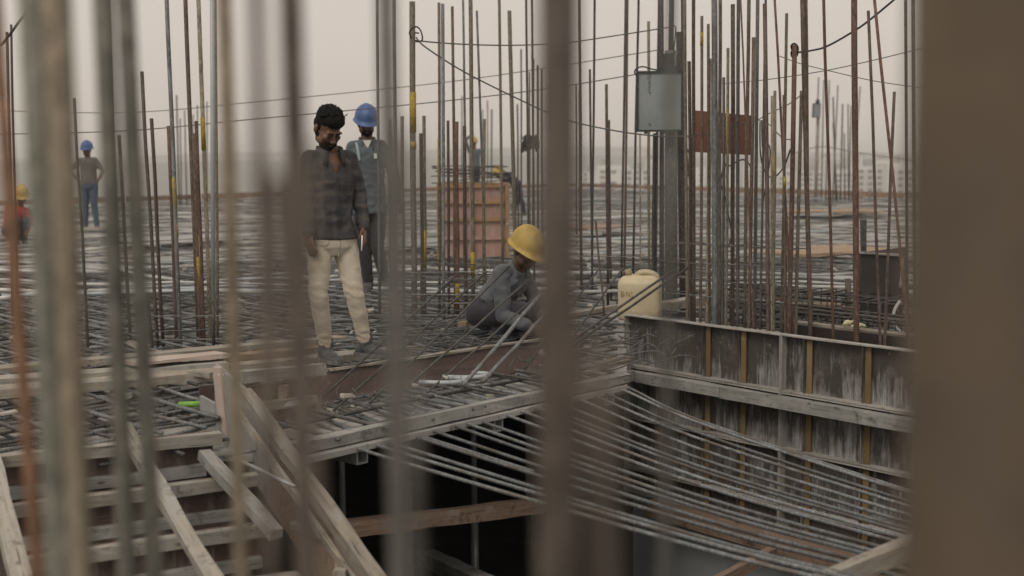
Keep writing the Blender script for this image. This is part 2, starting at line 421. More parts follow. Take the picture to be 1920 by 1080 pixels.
# ------------------------------------------------------------------ far town
M['bld'] = m_plain('pale_render', (0.70, 0.69, 0.66), (0.58, 0.57, 0.55), 0.05, 0.9, bump=0, vary=0.12)
M['bldw'] = m_plain('dark_windows', (0.14, 0.15, 0.17), (0.10, 0.11, 0.12), 0.2, 0.3, bump=0)
M['bldr'] = m_plain('roof_grey', (0.30, 0.29, 0.28), (0.22, 0.22, 0.22), 0.1, 0.9, bump=0)
def building(px, ytop, dist, wpx, label, storeys=14):
    c = P(px, ytop, dist); wd = wpx / FPX * dist; dp = wd * 0.6; H = c.z - GROUND_Z
    r_ = thing('apartment_block', label, 'building', (c.x, dist, GROUND_Z), 'pale apartment blocks in the hazy town')
    link('wall', MB().box(wd, dp, H, M=Matrix.Translation((c.x, dist + dp / 2, GROUND_Z + H / 2))).mesh('wall'), M['bld'], r_)
    mb = MB(); cols = max(3, int(wd / 4.5)); rows = int(H / 3.1)
    for i in range(cols):
        for j in range(rows):
            if rnd.random() < 0.06: continue
            mb.box(wd / cols * 0.5, 0.5, 1.6, M=Matrix.Translation((c.x - wd / 2 + wd * (i + 0.5) / cols, dist - 0.1, GROUND_Z + 2.0 + j * 3.1)))
    tag(link('windows', mb.mesh('windows'), M['bldw'], r_), kind='stuff')
    mb = MB()
    for i in range(cols // 2):
        mb.box(1.2, 0.9, H - 3, M=Matrix.Translation((c.x - wd / 2 + wd * (2 * i + 1) / cols, dist - 0.5, GROUND_Z + H / 2)))
    tag(link('balcony_stacks', mb.mesh('balcony_stacks'), M['bld'], r_), kind='stuff')
    link('roof_house', MB().box(wd * 0.3, dp * 0.4, 3.5, M=Matrix.Translation((c.x + wd * rnd.uniform(-0.2, 0.2), dist + dp / 2, GROUND_Z + H + 1.7))).mesh('roof_house'), M['bldr'], r_)
spec = [(1632, 312, 640, 52, 'pale apartment block just right of the thick rust bar'), (1690, 306, 600, 52, 'pale apartment block beside the broad blurred post'),
        (1585, 318, 720, 40, 'pale apartment block behind the far bar cluster'), (1662, 300, 980, 40, 'more distant grey block rising between the right pale blocks'),
        (1520, 322, 760, 46, 'pale apartment block left of the far little floodlight'), (1465, 316, 800, 40, 'pale apartment block behind the right end of the wall bars'),
        (1150, 310, 700, 60, 'pale apartment block left of the large floodlight'), (1195, 318, 660, 46, 'second pale block beneath the large floodlight'),
        (1228, 300, 900, 30, 'tall narrow block directly under the large floodlight'), (1110, 322, 820, 40, 'low pale block right of the dark blurred bar'),
        (1300, 314, 760, 44, 'pale block under the rust red sheet'), (1360, 318, 720, 44, 'pale block under the right half of the rust red sheet'),
        (1415, 308, 900, 36, 'pale block under the right end of the red sheet'), (1560, 296, 1150, 36, 'faint tall block behind the far bars'),
        (1610, 292, 1250, 30, 'faintest tower behind the thick rust bar'), (1035, 326, 900, 44, 'low pale block behind the dark blurred bar')]
for s_ in spec: building(*s_)

# ------------------------------------------------------------------ reinforcement mats
def clip(p, d, poly):
    """range of t where p + t d lies inside a convex counter-clockwise plan polygon"""
    lo, hi = -1e9, 1e9
    for i in range(len(poly)):
        a = poly[i]; b = poly[(i + 1) % len(poly)]
        nx, ny = -(b[1] - a[1]), b[0] - a[0]
        num = (a[0] - p.x) * nx + (a[1] - p.y) * ny; den = d.x * nx + d.y * ny
        if abs(den) < 1e-9:
            if num > 0: return None
            continue
        t_ = num / den
        if den > 0: lo = max(lo, t_)
        else: hi = min(hi, t_)
    return (lo, hi) if hi - lo > 0.25 else None
def lay(poly, d, perp, spacing, z, r, parent, mats, amp=0.02, name='bar', wander=0.03, minl=0.4):
    c = Vector((sum(p[0] for p in poly) / len(poly), sum(p[1] for p in poly) / len(poly), 0)); k = 0; out = 0
    for k in range(-80, 81):
        p = c + perp * (k * spacing + rnd.uniform(-0.35, 0.35) * spacing)
        dd = (d + perp * rnd.gauss(0, wander * 0.4)).normalized()
        cl = clip(p, dd, poly)
        if not cl or cl[1] - cl[0] < minl: continue
        a = p + dd * cl[0]; b = p + dd * cl[1]
        a.z = z + rnd.uniform(-0.008, 0.008); b.z = z + rnd.uniform(-0.008, 0.012)
        pts = bent(a, b, max(3, min(9, int((b - a).length / 1.2) + 2)), amp)
        bar(name, pts, r * rnd.uniform(0.9, 1.15), rnd.choice(mats), parent, 6); out += 1
    return out
Z1 = [(-8.0, 3.95), (-2.34, 5.88), (-1.0, 6.34), (0.66, 8.25), (0.82, 9.9), (0.95, 17.0), (-9.5, 17.0)]
mat1 = thing('reinforcement_mat', 'criss-crossed grey rebar mat covering the deck left of the steel wall formwork', 'rebar mat', (-2, 9, DZ))
mm = [M['steel'], M['steel'], M['steel_dark'], M['steel'], M['steel_light']]
lay(Z1, U, V, 0.22, -0.105, 0.009, mat1, mm)
lay(Z1, V, U, 0.22, -0.085, 0.010, mat1, mm)
Z1T = [(-8.0, 5.25), (-1.25, 7.78), (0.45, 9.05), (0.82, 9.95), (0.95, 17.0), (-9.5, 17.0)]
Z1L = [(-8.0, 3.95), (-2.34, 5.88), (-1.55, 6.25), (-1.45, 7.70), (-8.0, 5.20)]
lay(Z1T, U, V, 0.20, -0.010, 0.009, mat1, mm)
lay(Z1T, V, U, 0.17, 0.010, 0.011, mat1, mm)
lay(Z1L, U, V, 0.18, -0.010, 0.009, mat1, mm)
lay(Z1L, V, U, 0.20, 0.010, 0.011, mat1, mm)
Z2 = [(1.02, 10.75), (1.45, 10.15), (3.75, 7.35), (8.5, 7.4), (8.5, 17.0), (1.02, 17.0)]
mat2 = thing('reinforcement_mat', 'grey rebar mat on the deck behind the steel wall formwork', 'rebar mat', (4, 12, DZ))
lay(Z2, U, V, 0.24, -0.10, 0.009, mat2, mm)
lay(Z2, V, U, 0.24, -0.08, 0.010, mat2, mm)
lay(Z2, U, V, 0.24, -0.02, 0.009, mat2, mm)
lay(Z2, V, U, 0.22, 0.00, 0.010, mat2, mm)
for i in range(46):                     # loose bars thrown down around the cage and the squatting man
    c_ = Vector((rnd.uniform(-1.4, 0.6), rnd.uniform(8.9, 10.6), rnd.uniform(0.02, 0.06))); a0 = rnd.choice([0.83, -0.83, 0.1, -0.3]) + rnd.gauss(0, 0.25)
    d_ = Vector((math.cos(a0), math.sin(a0), rnd.gauss(0, .02))) * rnd.uniform(0.2, 0.7)
    if c_.y < 8.95 + 0.6 * (c_.x + 0.2): continue
    bar('loose_bar', bent(c_ - d_, c_ + d_, 4, 0.015), 0.008, rnd.choice(mm), mat1, 6)
# thin far mat beyond: too small to pick apart
mb = MB()
FZ = [(-38, 9.5), (-9.6, 9.0), (-9.4, 17.1), (8.6, 17.1), (9, 10), (24, 10), (20, 30), (3.0, 60), (-12, 45)]
FZ1 = [(-30, 17.2), (22, 17.2), (17, 34), (3.0, 58), (-10, 46)]
for d_, pp in ((U, V), (V, U)):
    for k in range(-60, 61):
        p = Vector((0, 30, 0)) + pp * (k * 0.7)
        cl = clip(p, d_, FZ1)
        if cl:
            a = p + d_ * cl[0]; b = p + d_ * cl[1]; a.z = b.z = DZ + 0.06 + rnd.uniform(-.02, .02)
            mb.tube(bent(a, b, 6, 0.04), 0.010, 4, caps=False)
tag(link('far_reinforcement', mb.mesh('far_reinforcement'), M['steel']), 'thin grey rebar mat on the distant part of the deck', 'rebar mat', kind='stuff')

# white conduits lying on the far deck
cond = thing('conduit_run', 'white plastic conduits criss-crossing the far deck', 'conduit', (0, 22, DZ))
for i in range(170):
    y = 12.2 + 36 * rnd.random() ** 1.7; hw = 2.5 + y * 0.42
    x = rnd.uniform(-hw, hw)
    if y > 16 + 0.9 * (63 - y) and abs(x) > 8: continue
    ang = rnd.choice([0.0, 0.15, -0.2, 0.83, -0.83, 0.05, -0.1]) + rnd.gauss(0, 0.12)
    L_ = rnd.uniform(0.8, 3.2) * (0.6 + y / 30); d_ = Vector((math.cos(ang), math.sin(ang), 0))
    c_ = Vector((x, y, rnd.uniform(0.03, 0.07)))
    if y < 16.5 and -0.6 < x < 1.2 and y < 12.5: continue
    r_ = rnd.uniform(0.011, 0.024)
    bar('pipe', bent(c_ - d_ * L_ / 2, c_ + d_ * L_ / 2, 4, 0.04), r_, rnd.choice([M['pvc'], M['pvc'], M['pvc'], M['pvcgrey']]), cond, 6)
# brown ply sheets lying about on the far deck
gsh = 'plywood sheets lying on the deck'
for (px, py, wx, wy, mk_, lb) in ((1110, 425, 1.6, 1.1, 'wood_dark', 'dark brown plywood sheet lying flat right of the dark blurred bar'),
                                  (1545, 470, 1.9, 1.0, 'wood_orange', 'brown plywood sheet lying flat among conduits left of the dark box form'),
                                  (1560, 395, 2.2, 1.6, 'wood_orange', 'brown plywood sheet lying far off on the right'),
                                  (700, 455, 2.0, 1.2, 'ply_grey', 'grey plywood sheet lying flat behind the man in the blue helmet'),
                                  (345, 445, 2.2, 1.2, 'ply_grey', 'grey plywood sheet lying flat behind the left column bars'),
                                  (110, 430, 2.4, 0.9, 'wood_pale', 'pale plank platform under the feet of the far man in jeans')):
    g_ = G(px, py, 0.03)
    tag(link('plywood_sheet', MB().box(wx, wy, 0.03, 4, 0.01).mesh('plywood_sheet'), M[mk_], None, Matrix.Translation(g_) @ Matrix.Rotation(rnd.uniform(-0.2, 0.9), 4, 'Z')), lb, 'plywood', gsh)

# ------------------------------------------------------------------ edge platform over the void
ed = thing('edge_form', 'cement-splashed timber edge board along the rim of the void', 'formwork', G(860, 780, -0.1))
EA, EB = G(545, 842, -0.10), G(1176, 707, -0.10)
board('board', EA, EB, 0.07, 0.060, M['cement_wood'], ed, jit=0.004)
for i, px in enumerate((640, 878, 1118)):
    t_ = (px - 545) / (1176 - 545); c_ = EA.lerp(EB, t_) + Vector((0, 0, -0.105)); d_ = Vector((0.74, -0.67, 0))
    g_ = thing('box_tube', ['square steel tube end under the left of the edge board', 'square steel tube end under the middle of the edge board', 'square steel tube end under the right of the edge board'][i], 'steel tube', c_, 'square tubes under the edge board')
    a = 0.034; F_ = frame(c_ - d_ * 1.66, c_ + d_ * 0.06)
    for (oy, oz, wy, wz) in ((0, a, 2 * a + .008, .008), (0, -a, 2 * a + .008, .008), (a, 0, .008, 2 * a - .009), (-a, 0, .008, 2 * a - .009)):
        link('wall', MB().box(1.72, wy, wz, M=Matrix.Translation((0, oy, oz))).mesh('wall'), M['galv'], g_, F_)
blk = board('timber_offcut', P(606, 838, 6.55), P(634, 836, 6.6), 0.05, 0.04, M['wood'], None)
tag(blk, 'short timber offcut beside the left square tube', 'timber')

# long beam bars crossing the void
bb = thing('beam_bars', 'long pale grey rebars stretched across the dark void', 'rebar', G(900, 800, -0.1))
NB = 18
for i in range(NB):
    s_ = i / (NB - 1) + rnd.uniform(-0.024, 0.024)
    st = EA.lerp(EB, 0.13 + 0.86 * s_); st.z = -0.150 + rnd.uniform(-0.010, 0.008)
    dv = (V + U * rnd.uniform(-0.006, 0.006)).normalized()
    kn = []
    for px, py in ((1300, 1026 - 246 * s_), (1690, 1118 - 208 * s_)):
        k = (px - 958.5) / FPX * 1.005; t_ = (k * st.y - st.x) / (dv.x - k * dv.y); kn.append((t_, P(px, py, st.y + dv.y * t_).z))
    (t1, z1), (t2, z2) = kn
    ts = [-1.3, -0.6, 0.0, t1, t2, t2 + 0.7]; zs = [st.z + .075, st.z + .045, st.z, z1, z2, z2 + (z2 - z1) / (t2 - t1) * 0.45]
    kp = [Vector((st.x + dv.x * t_, st.y + dv.y * t_, z_)) for t_, z_ in zip(ts, zs)]
    if t1 < 0.25: kp.pop(3)
    bar('bar', smooth_pts(kp, 6), 0.0098, M['steel_light'] if rnd.random() < 0.8 else M['steel'], bb, 8)
    if i in (3, 10):                                                # a lapped second bar tied alongside
        kq = [p + U * 0.022 + Vector((0, 0, .004)) for p in smooth_pts(kp, 6)][:rnd.randint(14, 18)]
        bar('lap_bar', kq, 0.0098, M['steel_light'], bb, 8)
# galvanised loops on the platform
for i, (px, py, lb) in enumerate(((835, 722, 'pale bent conduit elbow lying below the brown side board'), (878, 712, 'second pale conduit elbow further right below the brown side board'))):
    c_ = G(px, py, -0.04); pts = smooth_pts([c_ + Vector((-0.16, 0.0, 0.02)), c_ + Vector((-0.02, -0.03, 0.02)), c_ + Vector((0.09, 0.0, 0.02)), c_ + Vector((0.12, 0.10, 0.02)), c_ + Vector((0.02, 0.14, 0.02))], 5)
    tag(bar('conduit_elbow', pts, 0.014, M['pvcgrey'], None, 8), lb, 'conduit')

# brown side board leaning on the mat
def slab(name, TL, TR, BR, BL, th, m, parent=None):
    TL, TR, BR, BL = map(Vector, (TL, TR, BR, BL)); nn = (TR - TL).cross(BL - TL).normalized()
    if nn.y > 0: nn = -nn
    c = (BL + BR) / 2
    fr = [p - c for p in (TL, TR, BR, BL)]; bk = [p - nn * th for p in fr]
    mb = MB(); mb.loft([fr, bk])
    return link(name, mb.mesh(name), m, parent, Matrix.Translation(c))
sb = slab('side_board', G(612, 697, 0.07), G(1095, 627, 0.07), G(1075, 682, -0.10), G(583, 759, -0.10), 0.02, M['ply_brown'])
tag(sb, 'long brown plywood side board leaning below the standing man', 'formwork')
ts = thing('edge_strip', 'thin pale timber strip along the top of the brown side board', 'timber', G(612, 697, 0.08))
board('strip', G(616, 694, 0.078), G(1095, 625, 0.078), 0.035, 0.014, M['wood'], ts)

# slanting bars rising over the platform
gs = 'slanting rebars over the platform'
SL = [((583, 765), (856, 515), 7.3, 9.0, .0075, 'steel_dark', 'slanting dark rebar nearest the standing man, first of the row'),
      ((625, 770), (913, 509), 7.3, 9.1, .0075, 'steel_dark', 'second slanting dark rebar from the standing man'),
      ((693, 755), (954, 500), 7.4, 9.1, .0075, 'steel_dark', 'third slanting dark rebar, its tip at the squatting man\'s shoulder'),
      ((745, 742), (991, 525), 7.5, 9.0, .0075, 'steel_dark', 'fourth slanting dark rebar crossing the squatting man\'s sleeve'),
      ((800, 737), (1000, 560), 7.6, 8.9, .007, 'steel_dark', 'fifth slanting dark rebar crossing low before the squatting man'),
      ((868, 722), (1014, 552), 7.5, 8.6, .0125, 'steel_light', 'thick pale grey conduit slanting before the squatting man'),
      ((905, 716), (1030, 582), 7.55, 8.6, .0125, 'steel_light', 'second thick pale conduit slanting into the dark blurred bar'),
      ((985, 690), (1121, 507), 7.8, 9.6, .007, 'steel_dark', 'slanting rebar just right of the dark blurred bar'),
      ((1030, 690), (1167, 504), 7.8, 9.6, .007, 'steel_dark', 'slanting rebar whose tip touches the jerry can\'s left'),
      ((1050, 652), (1262, 508), 7.9, 9.0, .009, 'steel_dark', 'upper of two slanting bars crossing the jerry can'),
      ((1062, 655), (1290, 502), 7.9, 9.0, .009, 'steel_dark', 'lower of two slanting bars crossing the jerry can'),
      ((1133, 592), (1117, 415), 9.9, 10.3, .008, 'brown', 'single leaning rebar left of the jerry can')]
for a, b, ya, yb, r_, mk_, lb in SL:
    tag(bar('slanting_bar', bent(P(*a, ya), P(*b, yb), 5, 0.004), r_, M[mk_], None, 8), lb, 'rebar', gs)

# ------------------------------------------------------------------ steel wall formwork at right
def s_at(px, off=0.0):                 # position along the wall line seen at picture column px
    k = (px - 958.5) / FPX * 1.005
    o = W0 + WN * off
    return (k * o.y - o.x) / (WD.x - k * WD.y)
wf = thing('wall_formwork', 'dark cement-streaked steel wall formwork with ochre ribs beside the void', 'formwork', W0 + Vector((0, 0, -1.5)))
S1 = s_at(1474); cuts = [0.0, S1, S1 * 2.02, S1 * 3.0]
FW = frame(W0, W0 + WD)                 # x along the wall, y away from the void
FW.translation = W0
TOPZ = 0.12; RH = 0.405
for row in range(4):
    z1 = TOPZ - row * RH; z0 = z1 - (RH if row < 3 else 0.20) + 0.004
    for pi in range(3):
        a, b = cuts[pi] + 0.002, cuts[pi + 1] - 0.002
        def bx(x0, x1, y0, y1, zz0, zz1): return MB().box(x1 - x0, y1 - y0, zz1 - zz0, max(1, int((x1 - x0) / .2)), 0.0012, M=Matrix.Translation(((x0 + x1) / 2, (y0 + y1) / 2, (zz0 + zz1) / 2)))
        pan = link('panel', bx(a, b, 0.0, 0.008, z0, z1).mesh('panel'), M['shutter'], wf, FW)
        rim = M['shutter_rim'] if row == 0 else M['shutter']
        link('top_flange', bx(a, b, -0.062, -0.002, z1 - 0.010, z1).mesh('top_flange'), M['shutter_rim'], pan, FW)
        link('bottom_flange', bx(a, b, -0.060, -0.002, z0, z0 + 0.010).mesh('bottom_flange'), M['shutter_rim'], pan, FW)
        link('end_flange', bx(a, a + 0.008, -0.061, -0.002, z0 + 0.012, z1 - 0.012).mesh('end_flange'), M['shutter_rim'], pan, FW)
        link('end_flange', bx(b - 0.008, b, -0.061, -0.002, z0 + 0.012, z1 - 0.012).mesh('end_flange'), M['shutter_rim'], pan, FW)
        for q in ((0.22, 0.53, 0.75) if pi == 0 else (0.42, 0.78, 0.12)):
            x_ = a + (b - a) * q
            if pi == 0 and q == 0.22 and row == 0: continue
            link('rib', bx(x_, x_ + 0.006, -0.055, -0.002, z0 + 0.013, z1 - 0.013).mesh('rib'), M['shutter'], pan, FW)
            link('rib_plate', bx(x_ + 0.010, x_ + 0.054, -0.028, -0.022, z0 + 0.013, z1 - 0.013).mesh('rib_plate'), M['ochre'], pan, FW)
WB = W0 + WN * 0.30                     # the opposite face of the wall form
fb = thing('wall_formwork', 'dark plywood back face of the wall formwork behind the starter bars', 'formwork', WB + WD * 1.4)
FWB = FW.copy(); FWB.translation = WB
for k, (a, b) in enumerate(((s_at(1462, .3), s_at(1605, .3)), (s_at(1605, .3) + 0.006, s_at(1605, .3) + 1.2))):
    link('panel', MB().box(b - a, 0.02, 1.4, 4, 0.002, M=Matrix.Translation(((a + b) / 2, 0.01, TOPZ + 0.02 - 0.7))).mesh('panel'), M['ply_dark'], fb, FWB)
    link('top_timber', MB().box(b - a, 0.09, 0.05, 4, 0.003, M=Matrix.Translation(((a + b) / 2, 0.068, TOPZ + 0.01))).mesh('top_timber'), M['wood'], fb, FWB)
a, b = 0.25, s_at(1460, .3)
fk = thing('concrete_upstand', 'pale concrete kerb between the starter bars and the beam cage', 'concrete', WB + WD * 0.8)
link('kerb', MB().box(b - a, 0.10, 0.5, 5, 0.004, M=Matrix.Translation(((a + b) / 2, 0.05, TOPZ - 0.06 - 0.25))).mesh('kerb'), M['cement_wood'], fk, FWB)
# cast wall below the panels and waling timbers
struct('cast_wall', MB().box(4.0, 0.30, 1.98, M=FW @ Matrix.Translation((2.0, 0.20, -2.31))).mesh('cast_wall'), M['concrete'])
wl = thing('waling_timber', 'grey cement-coated waling timber along the steel panels', 'timber', W0 + Vector((0, 0, -0.3)))
link('timber', MB().box(1.05, 0.09, 0.075, 5, 0.003, M=Matrix.Translation((0.55, -0.115, TOPZ - RH - 0.055))).mesh('timber'), M['cement_wood'], wl, FW)
link('timber', MB().box(2.6, 0.09, 0.080, 8, 0.003, M=Matrix.Translation((2.38, -0.115, TOPZ - RH - 0.058))).mesh('timber'), M['cement_wood'], wl, FW)
tag(link('waling_timber', MB().box(3.2, 0.10, 0.12, 6, 0.004, M=Matrix.Translation((1.95, -0.12, -1.34))).mesh('waling_timber'), M['wood_dark'], None, FW), 'brown waling timber low on the wall above the bare concrete', 'timber')
cl_ = thing('waling_clamp', 'grey steel clamp box at the left end of the waling timber', 'clamp', W0 + Vector((-.1, 0, -0.3)))
link('plate', MB().box(0.24, 0.12, 0.12, 2, 0.003, M=Matrix.Translation((-0.09, -0.12, TOPZ - RH - 0.05))).mesh('plate'), M['shutter_rim'], cl_, FW)
link('lug', MB().box(0.05, 0.14, 0.22, 2, 0.003, M=Matrix.Translation((0.055, -0.13, TOPZ - RH - 0.10))).mesh('lug'), M['shutter_rim'], cl_, FW)
tag(board('prop_timber', G(1010, 742, -0.16), P(1178, 703, 9.1), 0.09, 0.075, M['cement_wood']), 'grey square timber prop butting against the steel clamp', 'timber')
tag(slab('beam_side', (0.10, 10.0, -0.36), (0.93, 10.05, -0.36), (0.93, 10.05, -1.35), (0.10, 10.0, -1.35), 0.02, M['ply_brown']), 'brown plywood beam side hanging below the deck left of the steel panels', 'formwork')
# timbers inside the void
tag(board('void_timber', P(630, 993, 6.6), P(1060, 942, 8.2), 0.10, 0.085, M['wood_dark']), 'brown timber beam spanning the dark void', 'timber')
tag(board('void_timber', P(800, 1045, 9.0), P(960, 1120, 7.0), 0.12, 0.10, M['cement_wood']), 'dim grey timber lying low inside the dark void', 'timber')
tag(board('raking_timber', P(1330, 1100, 6.6), P(1450, 1035, 7.3), 0.05, 0.06, M['wood_dark']), 'thin brown raking timber before the lower concrete', 'timber')
tag(board('raking_timber', P(1500, 1112, 4.6), P(1760, 1003, 4.9), 0.06, 0.07, M['wood']), 'tan timber in the lower right corner over the bars', 'timber')
gp = 'steel props in the void'
for i, (px, y_, lb) in enumerate(((632, 9.5, 'dim steel prop under the left square tube'), (760, 11.5, 'dim steel prop deep in the void behind the grey blurred bar'), (885, 10.5, 'dim steel prop in the void under the middle of the edge board'), (1000, 13, 'dim steel prop deep in the void beside the dark blurred bar'))):
    x_ = (px - 960) / FPX * y_; t_ = thing('steel_prop', lb, 'prop', (x_, y_, -3.3), gp)
    bar('outer_tube', [(x_, y_, -3.28), (x_, y_, -1.6)], 0.035, M['galv'], t_, 10)
    bar('inner_tube', [(x_, y_, -1.62), (x_, y_, -0.37)], 0.026, M['galv'], t_, 10)
    link('base_plate', MB().box(0.16, 0.16, 0.02, M=Matrix.Translation((x_, y_, -3.29))).mesh('base_plate'), M['galv'], t_)
    link('head_plate', MB().box(0.16, 0.16, 0.02, M=Matrix.Translation((x_, y_, -0.358))).mesh('head_plate'), M['galv'], t_)

# ------------------------------------------------------------------ stair formwork at lower left
SR = Vector((0.878, 0.478, 0)); ST = Vector((0.478, -0.878, 0))
B1 = Vector((-2.40, 5.80, 0)); TREAD, RISE = 0.285, 0.165
sf = thing('stair_formwork', 'stepped timber stair formwork with red plywood risers at lower left', 'formwork', B1 + ST * 1.0 + Vector((0, 0, -1.2)))
for k in range(5):
    o = B1 + ST * (TREAD * k); z = -0.035 - RISE * k
    lo = 0.0 + 0.02 * k; hi = 1.06 + (0.10 if k else 0)
    board('batten', o + SR * lo + Vector((0, 0, z)), o + SR * hi + Vector((0, 0, z)), 0.062, 0.058, M['wood_pale'], sf)
    board('batten', o + SR * (lo + .02) + Vector((0, 0, z - RISE + 0.01)), o + SR * (hi - .08) + Vector((0, 0, z - RISE + 0.01)), 0.05, 0.052, M['cement_wood'], sf)
    c_ = o + SR * ((lo + hi) / 2) - ST * 0.034 + Vector((0, 0, z - RISE / 2))
    Fm = frame(c_ - SR, c_ + SR)
    link('riser', MB().box(hi - lo - .06, 0.014, RISE + 0.06).mesh('riser'), M['ply_red'], sf, Fm)
    for j in range(2):                                            # loose reinforcement in each tread
        p = o + ST * 0.10 * (j + 1) + Vector((0, 0, z - RISE - 0.06))
        bar('bar', bent(p + SR * 0.02, p + SR * 1.0, 4, 0.01), 0.007, M['steel'], sf, 6)
sl = (ST * TREAD - Vector((0, 0, RISE)))
for j in range(9):
    p = B1 + SR * (0.06 + 0.115 * j) + Vector((0, 0, -0.34))
    bar('bar', bent(p - sl * 0.3, p + sl * 5.0, 4, 0.012), 0.008, M['steel'], sf, 6)
c_ = B1 + SR * 0.52 + sl * 2.4 + Vector((0, 0, -0.44))
Fs = Matrix((SR, sl.normalized(), SR.cross(sl.normalized()))).transposed().to_4x4(); Fs.translation = c_
link('soffit', MB().box(1.15, 2.2, 0.02).mesh('soffit'), M['ply_brown'], sf, Fs)
gb = 'raking braces over the stair formwork'
for a, b, ya, yb, w_, mk_, lb in (((232, 800), (402, 1095), 6.0, 4.75, 0.065, 'wood_pale', 'long pale brace running down over the stair formwork'),
                                  ((382, 852), (520, 1002), 6.15, 5.45, 0.062, 'cement_wood', 'short grey brace butting on the upper stair batten'),
                                  ((-20, 850), (42, 1100), 5.75, 4.7, 0.08, 'wood_pale', 'pale brace at the left end of the stair formwork')):
    tag(board('raking_brace', P(*a, ya), P(*b, yb), w_, 0.05, M[mk_]), lb, 'timber', gb)
# string board on the void side
st_ = thing('stair_string', 'raking timber string of the stair formwork with plywood cheek', 'formwork', P(590, 1080, 5.4))
pA, pB = P(460, 735, 6.42), P(712, 1095, 4.95)
board('rail', pA, pB, 0.062, 0.05, M['wood'], st_)
board('rail', pA + Vector((-0.06, 0, -0.07)), pB + Vector((-0.05, 0, -0.07)), 0.018, 0.04, M['wood'], st_)
dn = Vector((0, 0, -0.36)); of = Vector((-0.015, 0.03, -0.04))
def cheek(t0, t1, m): return slab('cheek', pA.lerp(pB, t0) + of, pA.lerp(pB, t1) + of, pA.lerp(pB, t1) + of + dn, pA.lerp(pB, t0) + of + dn, 0.018, m, st_)
cheek(0.0, 0.22, M['ply_grey']); cheek(0.224, 0.55, M['wood_dark']); cheek(0.554, 0.72, M['wood_orange']); cheek(0.724, 1.0, M['ply_pale'])
board('cleat', pA.lerp(pB, 0.9) + Vector((-0.09, -0.02, -0.03)), pA.lerp(pB, 0.9) + Vector((-0.09, -0.02, -0.30)), 0.05, 0.05, M['wood'], st_, up=(1, 0, 0))
board('cleat', P(548, 985, 5.7), P(612, 1008, 5.45), 0.03, 0.03, M['wood'], st_)
bar('tie_bar', [P(455, 866, 5.9), P(552, 912, 5.5)], 0.009, M['galv'], st_, 8)
# upright boards where the stair meets the platform
ub = thing('stop_end', 'upright cement-grey board closing the head of the stair', 'formwork', G(430, 838, -0.12))
slab('board', P(402, 683, 6.62), P(468, 740, 6.42), P(470, 850, 6.42), P(404, 845, 6.62), 0.025, M['ply_grey'], ub)
slab('edge', P(398, 688, 6.60), P(412, 690, 6.55), P(428, 838, 6.55), P(414, 838, 6.60), 0.02, M['ply_pale'], ub)
ub2 = thing('stop_end', 'small grey and brown plywood box beside the green pipe', 'formwork', G(390, 800, -0.12))
slab('board', P(374, 742, 6.75), P(402, 757, 6.68), P(404, 812, 6.68), P(376, 806, 6.75), 0.02, M['ply_grey'], ub2)
slab('board', P(374, 724, 6.95), P(402, 721, 6.99), P(404, 770, 6.99), P(376, 770, 6.95), 0.02, M['ply_brown'], ub2)
bf = thing('beam_form', 'pale timber and brown plywood beam side behind the stair string', 'formwork', G(520, 800, -0.12))
board('timber', P(448, 708, 6.9), P(604, 692, 7.35), 0.08, 0.065, M['cement_wood'], bf)
slab('side', P(455, 726, 6.95), P(604, 708, 7.38), P(604, 806, 7.38), P(455, 826, 6.95), 0.02, M['wood_dark'], bf)
board('timber', P(470, 765, 6.85), P(590, 748, 7.25), 0.05, 0.05, M['wood'], bf)
board('stud', P(532, 722, 7.1), P(534, 800, 7.1), 0.05, 0.05, M['wood_dark'], bf, up=(1, 0, 0))

# planks laid over the mat
gpl = 'planks laid as a walkway over the mat'
for a, b, z, w_, h_, mk_, lb in (((-80, 700), (640, 634), 0.045, 0.20, 0.035, 'wood', 'rearmost long plank of the walkway, reaching behind the standing man'),
                                 ((-80, 722), (424, 684), 0.05, 0.16, 0.05, 'wood_pale', 'middle long plank of the walkway at left'),
                                 ((-80, 742), (412, 700), 0.04, 0.14, 0.05, 'wood', 'front long plank of the walkway at left'),
                                 ((430, 690), (792, 654), 0.02, 0.17, 0.05, 'wood', 'plank behind the boots of the standing man'),
                                 ((420, 672), (600, 655), 0.05, 0.12, 0.05, 'wood_orange', 'brownish plank left of the standing man\'s boots'),
                                 ((316, 712), (400, 706), 0.03, 0.10, 0.05, 'wood_pale', 'short pale block lying before the walkway planks'),
                                 ((358, 700), (398, 704), 0.06, 0.05, 0.03, 'wood', 'small wooden offcut beside the head of the stair'),
                                 ((1040, 598), (1165, 577), 0.03, 0.10, 0.06, 'wood', 'timber left of the jerry can'),
                                 ((1246, 574), (1396, 548), 0.10, 0.11, 0.07, 'wood', 'pale square timber behind the wall bars right of the jerry can'),
                                 ((866, 612), (900, 606), 0.05, 0.09, 0.07, 'wood_orange', 'small wooden block behind the squatting man'),
                                 ((1450, 560), (1478, 560), 0.12, 0.08, 0.07, 'wood_orange', 'small brown wooden block on the beam cage'),
                                 ((1420, 566), (1580, 572), 0.10, 0.22, 0.02, 'wood_orange', 'thin brown board lying along the beam cage'),
                                 ((1110, 690), (1180, 672), -0.03, 0.10, 0.03, 'wood', 'thin plank wedged beside the left end of the steel panels'),
                                 ((560, 706), (606, 700), -0.02, 0.14, 0.05, 'wood_pale', 'pale offcut under the standing man\'s left boot')):
    tag(board('plank', G(*a, z), G(*b, z), w_, h_, M[mk_], roll=rnd.uniform(-.05, .05)), lb, 'plank', gpl)
